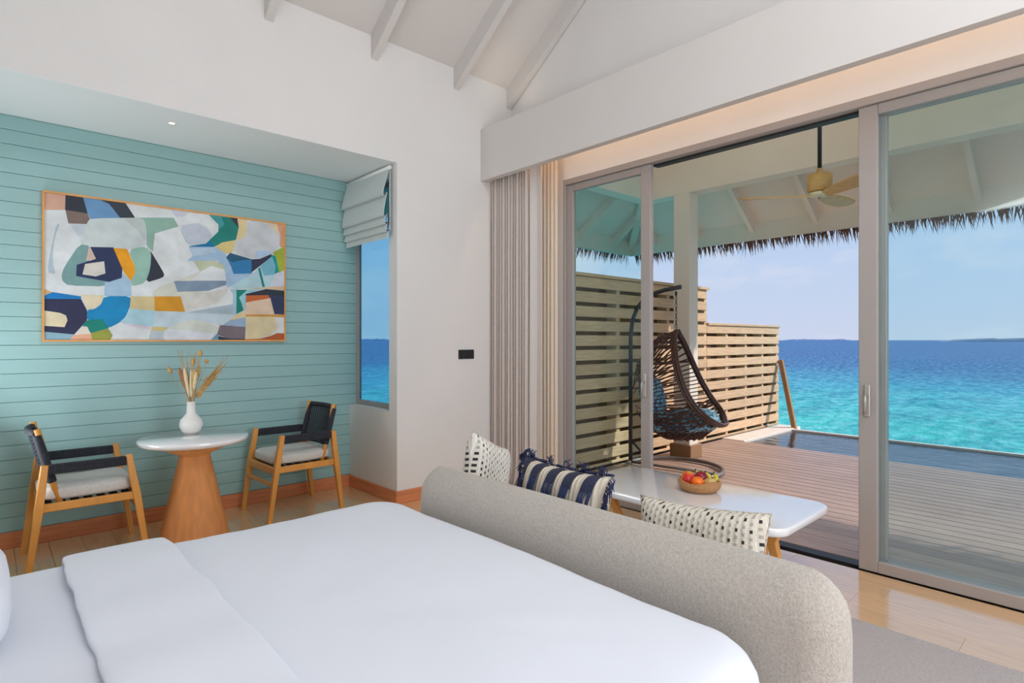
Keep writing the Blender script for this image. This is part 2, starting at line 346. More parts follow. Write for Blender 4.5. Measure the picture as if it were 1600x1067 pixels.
# ============================================================ OUTSIDE
def sea_mat():
    m = bpy.data.materials.new('lagoon_water'); m.use_nodes = True; t = m.node_tree; t.nodes.clear()
    tc = N(t, 'ShaderNodeTexCoord'); ln = N(t, 'ShaderNodeVectorMath', operation='LENGTH'); t.links.new(tc.outputs['Object'], ln.inputs[0])
    nb = N(t, 'ShaderNodeTexNoise', i_Scale=.02, i_Detail=4.); t.links.new(tc.outputs['Object'], nb.inputs['Vector'])
    # reef: turquoise over sand near the villa, deep blue beyond the drop-off
    ad = N(t, 'ShaderNodeMath', operation='MULTIPLY_ADD'); ad.inputs[1].default_value = 60; t.links.new(nb.outputs[0], ad.inputs[0]); t.links.new(ln.outputs[1], ad.inputs[2])
    mr = N(t, 'ShaderNodeMapRange'); mr.inputs[1].default_value = 30; mr.inputs[2].default_value = 330; t.links.new(ad.outputs[0], mr.inputs[0])
    deep = ramp(t, [(0, s2l((74, 204, 184))), (.10, s2l((70, 192, 180))), (.22, s2l((62, 160, 180))), (.34, s2l((54, 104, 156))), (.6, s2l((60, 94, 152)))])
    t.links.new(mr.outputs[0], deep.inputs[0])
    def nz(sx, sy, s, lo, hi):
        mp = N(t, 'ShaderNodeMapping'); mp.inputs['Rotation'].default_value = (0, 0, math.radians(-42)); mp.inputs['Scale'].default_value = (sx, sy, 1); t.links.new(tc.outputs['Object'], mp.inputs[0])
        n = N(t, 'ShaderNodeTexNoise', i_Scale=s, i_Detail=5., i_Roughness=.6); t.links.new(mp.outputs[0], n.inputs['Vector'])
        r = ramp(t, [(lo, (0, 0, 0)), (hi, (1, 1, 1))]); t.links.new(n.outputs[0], r.inputs[0]); return n, r
    n1, r1 = nz(.55, 1, .35, .44, .62); n2, r2 = nz(.55, 1, 1.5, .42, .66); n3, r3 = nz(1, 1, 4.5, .66, .76)
    m1 = N(t, 'ShaderNodeMixRGB', blend_type='MULTIPLY'); m1.inputs[2].default_value = (.30, .60, .74, 1); t.links.new(deep.outputs[0], m1.inputs[1])
    k = N(t, 'ShaderNodeMath', operation='MULTIPLY'); k.inputs[1].default_value = .8; t.links.new(r1.outputs[0], k.inputs[0]); t.links.new(k.outputs[0], m1.inputs[0])
    m2 = N(t, 'ShaderNodeMixRGB', blend_type='SCREEN'); m2.inputs[2].default_value = (.16, .32, .34, 1); t.links.new(m1.outputs[0], m2.inputs[1]); t.links.new(r2.outputs[0], m2.inputs[0])
    m3 = N(t, 'ShaderNodeMixRGB'); m3.inputs[2].default_value = (.8, .9, .92, 1); t.links.new(m2.outputs[0], m3.inputs[1])
    k2 = N(t, 'ShaderNodeMath', operation='MULTIPLY'); k2.inputs[1].default_value = .25; t.links.new(r3.outputs[0], k2.inputs[0]); t.links.new(k2.outputs[0], m3.inputs[0])
    d = N(t, 'ShaderNodeBsdfDiffuse'); t.links.new(m3.outputs[0], d.inputs[0])
    g = N(t, 'ShaderNodeBsdfGlossy'); g.inputs['Roughness'].default_value = .25
    bp = N(t, 'ShaderNodeBump', i_Strength=.6, i_Distance=.5); sm = N(t, 'ShaderNodeMath', operation='ADD'); t.links.new(n1.outputs[0], sm.inputs[0]); t.links.new(n2.outputs[0], sm.inputs[1]); t.links.new(sm.outputs[0], bp.inputs['Height'])
    t.links.new(bp.outputs[0], d.inputs['Normal']); t.links.new(bp.outputs[0], g.inputs['Normal'])
    mx = N(t, 'ShaderNodeMixShader'); mx.inputs[0].default_value = .09; t.links.new(d.outputs[0], mx.inputs[1]); t.links.new(g.outputs[0], mx.inputs[2])
    o = N(t, 'ShaderNodeOutputMaterial'); t.links.new(mx.outputs[0], o.inputs[0]); return m
b = MB(); b.grid(lambda u, v: (math.cos(u * 2 * PI) * 9000 * v ** 3, math.sin(u * 2 * PI) * 9000 * v ** 3, 0), 48, 12, closeu=True)
sea = b.build('sea', sea_mat(), fix=False); sea.location = (0, 0, -2.9)
for p in sea.data.polygons: p.use_smooth = False
tag(sea, 'turquoise lagoon turning deep blue towards the horizon', 'sea', kind='stuff')
FV = Vector((.677, .736, 0)); RV = Vector((.736, -.677, 0))
def island(q0, q1, D, h, label, col):
    n = 60; b = MB(); vs = []
    for i in range(n + 1):
        q = q0 + (q1 - q0) * i / n; e = min(1, 6 * min(i, n - i) / n)
        hh = h * e * (.55 + .6 * abs(noise.noise(Vector((i * .35, h, 0)))) + .25 * random.random())
        c = FV * D + RV * D * q
        vs += [c + Vector((0, 0, -3)), c + Vector((0, 0, -3 + hh)), c + FV * 60 + Vector((0, 0, -3 + hh * .9)), c + FV * 90 + Vector((0, 0, -3))]
    fs = [[i * 4 + k, i * 4 + k + 1, i * 4 + 5 + k, i * 4 + 4 + k] for i in range(n) for k in range(3)]
    b.add(vs, fs, True); return tag(b.build('island', pmat('isle_' + str(int(D)), col, 1, .15, .02)), label, 'island')  # pale blue distance haze is put into each island's colour
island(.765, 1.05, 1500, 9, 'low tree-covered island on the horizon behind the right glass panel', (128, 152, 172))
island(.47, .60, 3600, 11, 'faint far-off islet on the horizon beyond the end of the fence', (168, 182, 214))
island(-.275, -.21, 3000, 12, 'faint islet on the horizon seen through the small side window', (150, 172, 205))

# deck
dk = tag(MB().box((4.21, -5, -.4), (7.98, 4.4, -.04)).build('deck', pmat('deck_joist', (40, 32, 28), .9)), kind='structure')
x = 4.255; k = 0
while x < 7.95:
    MB().box((x, -5, -.03), (min(x + .137, 7.985), 4.1, -.001 if x > 4.25 else -.002), .004).build('deck_board', M_DECK, dk); x += .1455
# fence of horizontal slats with backing slats and battens
fe = empty('slat_fence', (4.25, 4.15, 0), label='tall pale timber slat fence stepping down towards the sea, left of the deck', cat='fence')
M_BACK = pmat('shade_toned_back_slat', (122, 92, 66), .8, .2, 5, stretch=(1, 1, 10), rnd=.1)  # darker brown puts the shade of the slat gaps into the colour
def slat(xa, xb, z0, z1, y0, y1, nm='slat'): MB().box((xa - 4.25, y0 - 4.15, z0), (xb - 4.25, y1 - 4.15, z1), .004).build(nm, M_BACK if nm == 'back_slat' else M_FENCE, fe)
slat(4.25, 7.6, .004, .036, 4.15, 4.172)
for k in range(13): slat(4.25, 7.6, .078 + k * .163, .197 + k * .163, 4.15, 4.172)
slat(7.602, 10.04, .004, .036, 4.15, 4.172)
for k in range(10): slat(7.602, 10.04, .078 + k * .163, min(.197 + k * .163, 1.66), 4.15, 4.172)
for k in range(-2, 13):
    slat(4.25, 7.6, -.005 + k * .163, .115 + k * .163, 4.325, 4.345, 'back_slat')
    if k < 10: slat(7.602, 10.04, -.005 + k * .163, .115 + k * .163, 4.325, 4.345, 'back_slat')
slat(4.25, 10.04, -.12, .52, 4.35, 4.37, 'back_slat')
for x in (4.27, 5.52, 6.6, 7.56, 8.2, 8.82, 9.42, 9.98): slat(x, x + .07, 0, 2.16 if x < 7.58 else 1.66, 4.173, 4.324, 'batten')
slat(4.25, 7.62, 2.16, 2.195, 4.12, 4.35, 'cap_rail'); slat(7.62, 10.06, 1.66, 1.695, 4.13, 4.35, 'cap_rail')
MB().tube([(10.02 - 4.25, -.04, 1.10), (9.78 - 4.25, -.36, -.02)], .035, rect=True).build('brace', pmat('brown_brace_timber', (170, 122, 76), .6, .12, 5, stretch=(3, 3, .6)), fe)
# pool
def water_mat():
    m = bpy.data.materials.new('pool_water'); m.use_nodes = True; t = m.node_tree; t.nodes.clear()
    tr = N(t, 'ShaderNodeBsdfTransparent'); tr.inputs[0].default_value = (.60, .82, .88, 1)
    gl = N(t, 'ShaderNodeBsdfGlossy'); gl.inputs['Roughness'].default_value = .03; gl.inputs[0].default_value = (.85, .9, .95, 1)
    tc = N(t, 'ShaderNodeTexCoord'); mp = N(t, 'ShaderNodeMapping'); mp.inputs['Scale'].default_value = (3, 1.2, 1); t.links.new(tc.outputs['Object'], mp.inputs[0])
    nz = N(t, 'ShaderNodeTexNoise', i_Scale=2.5, i_Detail=3.); t.links.new(mp.outputs[0], nz.inputs['Vector'])
    b = N(t, 'ShaderNodeBump', i_Strength=.25, i_Distance=.05); t.links.new(nz.outputs[0], b.inputs['Height']); t.links.new(b.outputs[0], gl.inputs['Normal'])
    fr = N(t, 'ShaderNodeFresnel', i_IOR=1.45); t.links.new(b.outputs[0], fr.inputs['Normal'])
    mx = N(t, 'ShaderNodeMixShader'); t.links.new(fr.outputs[0], mx.inputs[0]); t.links.new(tr.outputs[0], mx.inputs[1]); t.links.new(gl.outputs[0], mx.inputs[2])
    o = N(t, 'ShaderNodeOutputMaterial'); t.links.new(mx.outputs[0], o.inputs[0]); return m
po = empty('plunge_pool', (8.8, 0, -1), label='blue plunge pool with pale rim along the seaward edge of the deck', cat='pool')
MB().box((-.81, -6, -.1), (.85, 3.78, 0)).box((-.81, -6, 0), (-.79, 3.78, .94)).box((-.81, -6.1, 0), (.85, -6, .94)).build('basin', M_TILE, po)
MB().box((.85, -6.1, -.1), (.93, 3.9, 1.0), .004).box((-.82, 3.78, -.1), (1.2, 4.12, 1.01), .006).build('coping', M_CURB, po)
MB().grid(lambda u, v: (-.79 + 1.64 * u, -6 + 9.78 * v, .975), 2, 2).build('water', water_mat(), po)
# column
co = empty('porch_column', (6.43, 3.795, 0), label='square white porch column standing on the deck behind the hanging chair', cat='column')
MB().box((-.10, -.11, 0), (.10, .11, 3.25), .004).build('shaft', M_PORCH, co)
MB().box((-.135, -.145, 0), (.135, .145, .165), .006).build('collar', M_COL_BASE, co)
# porch roof : hip with eaves at X=7.94 and Y=5.71
EX, EY, EN, ZE, S = 7.90, 5.67, -5.2, 3.07, .70
def zr(x, y, e=0): return ZE + e + S * min(EX - x, EY - y, y - EN)
b = MB()
def roofpoly(e):
    XH = 4.2
    # front (sea side) face, side faces
    m1 = EX - XH
    A = (EX, EY); B = (EX, EN); P = (XH, EY - m1); Q = (XH, EN + m1)
    f = [A, B, Q, P]
    L = [A, P, (XH, EY)]; R = [B, Q, (XH, EN)]
    return [[(x, y, zr(x, y, e)) for (x, y) in poly] for poly in (f, L, R)]
for e, flip in ((0, 0), (.22, 1)):
    for poly in roofpoly(e): b.add(poly, [[i for i in range(len(poly))]])
zi = zr(0, YF + .12 + .0)
b.prism([(EY, ZE), (EY, ZE + .22), (4.56, ZE + .22 + S * 1.11), (4.56, ZE + S * 1.11)], lambda p, d: (d, p[0], p[1]), -2, 4.2)
rf = tag(b.build('porch_roof', M_PORCH, fix=False), kind='structure')
fb = MB().box((EX - .02, EN, 2.84), (EX + .04, EY, 3.3)).box((-2, EY - .02, 2.84), (EX + .04, EY + .04, 3.3)).build('fascia', M_PORCH, rf)
for y in (5.2, 4.45, 3.62, 2.79, 1.97, 1.15, .33, -.5, -1.3, -2.1, -3):
    xin = max(4.25, EX - min(EY - y, y - EN))
    MB().prism([(EX - .02, ZE - .13), (EX - .02, ZE + .05), (xin, ZE + .05 + S * (EX - xin)), (xin, ZE - .13 + S * (EX - xin))], lambda p, d: (p[0], d, p[1]), y - .03, y + .03).build('rafter', M_PORCH, rf)
for x in (7.4, 6.6, 5.8, 5.0):
    yin = EY - (EX - x)
    MB().prism([(EY - .02, ZE - .13), (EY - .02, ZE + .05), (yin, ZE + .05 + S * (EY - yin)), (yin, ZE - .13 + S * (EY - yin))], lambda p, d: (d, p[0], p[1]), x - .03, x + .03).build('rafter', M_PORCH, rf)
n = 3.65
MB().tube([(EX, EY, ZE - .06), (EX - n, EY - n, ZE - .06 + S * n)], .06, rect=True).build('hip_rafter', M_PORCH, rf)
MB().box((6.33, EN + .3, 3.25), (6.53, 4.46, 4.0)).build('beam', M_PORCH, rf)
MB().box((4.2, 4.28, 3.25), (6.33, 4.46, 3.78)).build('beam', M_PORCH, rf)
# thatch fringe
b = MB()
def blade(p, out, L, w):
    side = Vector((-out.y, out.x, 0)); a = random.uniform(-.45, .45)
    d = (Vector((0, 0, -1)) + out * random.uniform(-.1, .35) + side * a).normalized()
    tw = (side * math.cos(a * 2) + out * math.sin(a * 3)).normalized() * w / 2
    m = p + d * L * .5; e = p + d * L + Vector((0, 0, -.02))
    b.add([p - tw, p + tw, m + tw * .8, m - tw * .8, e], [[0, 1, 2, 3], [3, 2, 4]])
for i in range(int((EY - EN) * 150)):
    y = EN + (i + random.random()) / 150; c = .5 + .5 * noise.noise(Vector((y * 5, 1, 0)))
    blade(Vector((EX + .045 + random.random() * .05, y, 2.93)), Vector((1, 0, 0)), .13 + .24 * c * random.random() + .05 * random.random(), random.uniform(.010, .030))
for i in range(int((EX + 2) * 110)):
    x = -2 + (i + random.random()) / 110; c = .5 + .5 * noise.noise(Vector((x * 5, 9, 0)))
    blade(Vector((x, EY + .045 + random.random() * .05, 2.93)), Vector((0, 1, 0)), .16 + .2 * c * random.random(), random.uniform(.010, .026))
tag(b.build('thatch_fringe', M_THATCH, rf, fix=False), kind='stuff')
b = MB()
for e in (.24, .45):
    for poly in roofpoly(e):
        b.add([(p[0] + (.12 if p[0] > 7 else 0), p[1] + (.12 if p[1] > 5 else 0), p[2] - (.1 if p[2] < 3.6 else 0)) for p in poly], [[i for i in range(len(poly))]])
b.box((EX + .045, EN, 2.94), (EX + .13, EY + .1, 3.45)).box((-2, EY + .045, 2.94), (EX + .13, EY + .13, 3.45))
b.build('thatch', M_THATCH, rf, fix=False)

# ceiling fan
fn = empty('ceiling_fan', (5.34, 1.86, 2.81), label='wooden three-blade ceiling fan hanging on a black rod over the deck', cat='fan')
MB().tube([(0, 0, .12), (0, 0, 2.05)], .017, 12).build('rod', M_DARK, fn)
MB().lathe([(0, -.075), (.085, -.075), (.098, -.065), (.1, .06), (.09, .075), (.03, .085), (.024, .12), (.016, .13)], 32).build('motor_housing', M_FANW, fn)
MB().lathe([(0, -.115), (.07, -.112), (.085, -.10), (.085, -.085)], 32).build('hub', pmat('pale_cream_hub', (222, 222, 186), .4, .03, 10), fn)
fwd = math.radians(47.39)
for kk, a in enumerate((160, 40, -80)):
    ang = fwd - PI / 2 + math.radians(a); bm_ = MB()
    def bl(u, v):
        r_ = .05 + .62 * u; w = .055 + .075 * math.sin(min(1, u * 1.25) * PI * .62) ; w *= (1 - max(0, (u - .85) / .15) ** 2 * .75)
        tw = -math.radians(16) * (1 - u * .5); s_ = (v - .5) * w * 1.25; zz = -.10 + .02 * u + s_ * math.sin(tw)
        return Vector((r_ * math.cos(ang) - s_ * math.sin(ang), r_ * math.sin(ang) + s_ * math.cos(ang), zz))
    for dz in (0, -.012): bm_.grid(lambda u, v: bl(u, v) + Vector((0, 0, dz)), 18, 6)
    bm_.grid(lambda u, v: bl(u, 0) + Vector((0, 0, -.012 * v)), 18, 2); bm_.grid(lambda u, v: bl(u, 1) + Vector((0, 0, -.012 * v)), 18, 2); bm_.grid(lambda u, v: bl(1, u) + Vector((0, 0, -.012 * v)), 6, 2)
    bm_.build('blade', M_FANW, fn)

# hanging egg chair
eg = empty('hanging_chair', (5.66, 3.46, 0), math.radians(-77), label='dark rattan egg-shaped hanging chair with blue cushions on a steel stand', cat='hanging chair')
LV = [(0, 0, 1.56, -.01, 1.55, .02), (.08, .015, 1.49, -.16, 1.50, .10), (.18, .04, 1.39, -.32, 1.40, .19), (.35, .10, 1.18, -.45, 1.14, .28), (.55, .18, .97, -.49, .84, .34), (.72, .28, .80, -.42, .58, .36), (.86, .38, .68, -.18, .37, .34), (.95, .46, .60, .12, .33, .24), (1, .50, .555, .34, .41, .10)]
def lev(s):
    for i in range(len(LV) - 1):
        if s <= LV[i + 1][0] + 1e-9:
            a, b_ = LV[i], LV[i + 1]; f = (s - a[0]) / (b_[0] - a[0]); return [a[j] + (b_[j] - a[j]) * f for j in range(1, 6)]
    return list(LV[-1][1:])
def egg(s, ph, k=0):
    # smooth the level table
    L = [0] * 5
    for ds in (-.04, -.02, 0, .02, .04):
        l_ = lev(min(1, max(0, s + ds)))
        for j in range(5): L[j] += l_[j] / 5
    nr, zr_, nb, zb, w = L; c = max(0, math.cos(ph)) ** .75; sn = math.sin(ph)
    return Vector((nr + (nb - nr) * c, w * sn * (1 + .12 * c), zr_ + (zb - zr_) * c))
loop = [egg(s / 24, PI / 2) for s in range(25)] + [egg(1, PI / 2 - (PI * i / 8)) + Vector((.14 * math.sin(PI * i / 8) * 0, 0, 0)) for i in range(1, 8)] + [egg(s / 24, -PI / 2) for s in range(24, -1, -1)]
loop2 = [egg(s / 24, PI / 2) for s in range(25)] + [Vector((.50 + .03 * math.sin(PI * i / 6), .10 * math.cos(PI * i / 6), .55)) for i in range(1, 6)] + [egg(s / 24, -PI / 2) for s in range(24, -1, -1)]
b = MB()
b.tube(loop2, .021, 10); b.tube([p + Vector((.018, 0, .012)) for p in loop2], .013, 8); b.tube([p + Vector((-.022, p.y * .06, -.01)) for p in loop2], .014, 8)
b.build('rim', M_RATTAN, eg)
b = MB()   # inner oval ring of the back
def oval(a, off=.0): return egg(.60 + .30 * math.sin(a), math.cos(a) * math.radians(52))
b.tube([oval(2 * PI * i / 40) for i in range(40)], .017, 8, closed=True)
b.build('back_ring', M_RATTAN, eg)
for s in (.2, .33, .8, .93): MB().tube([egg(s, math.radians(-90 + 180 * i / 24)) for i in range(25)], .014, 6).build('cross_ring', M_RATTAN, eg)
b = MB()   # woven ribs radiating from the oval to the rim
nr_ = 84
for i in range(nr_):
    a = 2 * PI * i / nr_; s0 = .60 + .30 * math.sin(a); p0 = math.cos(a) * math.radians(52)
    # end on rim/boundary of the (s,ph) patch
    ds, dp = .30 * math.sin(a), math.cos(a) * math.radians(52)
    tt = 10
    if dp > 1e-6: tt = min(tt, (PI / 2 - 0) / dp)
    if dp < -1e-6: tt = min(tt, (-PI / 2) / dp)
    if ds > 1e-6: tt = min(tt, .40 / ds)
    if ds < -1e-6: tt = min(tt, -.58 / ds)
    for o_ in (-.012, .012):
        b.tube([egg(.60 + ds * (1 + (tt - 1) * j / 9), dp * (1 + (tt - 1) * j / 9) + o_) for j in range(10)], .0055, 5, cap=False)
for i in range(40):   # finer ribs inside the oval
    if i % 2: continue
    a = 2 * PI * i / 40
    b.tube([egg(.60 + .30 * math.sin(a) * f, math.cos(a) * math.radians(52) * f) for f in (1, .8, .6, .45)], .005, 5, cap=False)
for s in [.06 + .045 * k for k in range(4)] + [.745, .775, .83, .86, .89, .915, .95, .97]:
    b.tube([egg(s, math.radians(-90 + 180 * i / 40)) * (1 + .0) + Vector((0, 0, .010 * (-1) ** i)) for i in range(41)], .009, 5, cap=False)
tag(b.build('woven_ribs', M_RATTAN, eg), kind='stuff')
def blob(mb, c, r, M=None, e=.7, nu=24, nv=14, wob=0):
    def f(u, v):
        a = u * 2 * PI; b_ = (v - .5) * PI
        cs = lambda x: math.copysign(abs(math.cos(x)) ** e, math.cos(x)); sn = lambda x: math.copysign(abs(math.sin(x)) ** e, math.sin(x))
        p = Vector((r[0] * cs(b_) * cs(a), r[1] * cs(b_) * sn(a), r[2] * sn(b_)))
        if wob: p *= 1 + wob * noise.noise(p * 9)
        if M: p = M @ p
        return p + Vector(c)
    return mb.grid(f, nu, nv, closeu=True)
def bluecush():
    m = bpy.data.materials.new('blue_patterned_cloth'); m.use_nodes = True; t = m.node_tree; p = t.nodes['Principled BSDF']; p.inputs['Roughness'].default_value = .9
    tc = N(t, 'ShaderNodeTexCoord'); mp = N(t, 'ShaderNodeMapping'); mp.inputs['Scale'].default_value = (22, 22, 34); mp.inputs['Rotation'].default_value = (.6, .5, .4); t.links.new(tc.outputs['Object'], mp.inputs[0])
    v = N(t, 'ShaderNodeTexVoronoi', i_Scale=1.); t.links.new(mp.outputs[0], v.inputs['Vector'])
    r = ramp(t, [(.0, s2l((104, 156, 178))), (.4, s2l((150, 190, 204))), (.62, s2l((60, 104, 132))), (1, s2l((40, 70, 95)))]); t.links.new(v.outputs['Distance'], r.inputs[0]); t.links.new(r.outputs[0], p.inputs['Base Color']); return m
MBL = bluecush()
b = MB(); blob(b, (.09, 0, .55), (.37, .30, .13), Matrix.Rotation(-.12, 3, 'Y'), wob=.10); b.build('seat_cushion', MBL, eg)
b = MB(); blob(b, (-.27, 0, .82), (.09, .25, .22), Matrix.Rotation(-.25, 3, 'Y'), wob=.1); b.build('back_cushion', MBL, eg)
# chain and stand share the chair's frame
Ri = Matrix.Rotation(math.radians(77), 3, 'Z')
def wl(x, y, z): return Ri @ Vector((x - 5.66, y - 3.46, z))
b = MB()
for i in range(10):
    zc = 1.60 + i * .039; a = PI / 2 * (i % 2)
    b.tube([(.011 * math.cos(q) * math.cos(a), .011 * math.cos(q) * math.sin(a), zc + .023 * math.sin(q)) for q in [2 * PI * j / 10 for j in range(10)]], .0035, 5, closed=True)
b.box((-.012, -.012, 1.94), (.012, .012, 1.99), .004)
b.build('chain', M_STEEL, eg)
sp_ = []
pts = [(5.556, 3.995, .02), (5.556, 3.995, .6), (5.556, 3.995, 1.2), (5.556, 3.993, 1.5), (5.558, 3.97, 1.68), (5.565, 3.91, 1.82), (5.58, 3.82, 1.92), (5.605, 3.70, 1.98), (5.63, 3.58, 2.01), (5.665, 3.40, 2.035)]
MB().tube([wl(*p) for p in pts], .024, 10).build('pole', M_STEEL, eg)
MB().tube([wl(5.556, 3.975, .27), wl(5.60, 3.72, .03)], .014, 8).build('strut', M_STEEL, eg)
MB().tube([wl(5.66 + .52 * math.cos(a), 3.49 + .52 * math.sin(a), .028) for a in [2 * PI * i / 48 for i in range(48)]], .022, 8, closed=True).build('base_ring', M_STEELL, eg)
MB().tube([wl(5.556, 3.99, .03), wl(5.62, 3.6, .028), wl(5.72, 2.98, .028)], .016, 8).build('base_bar', M_STEELL, eg)

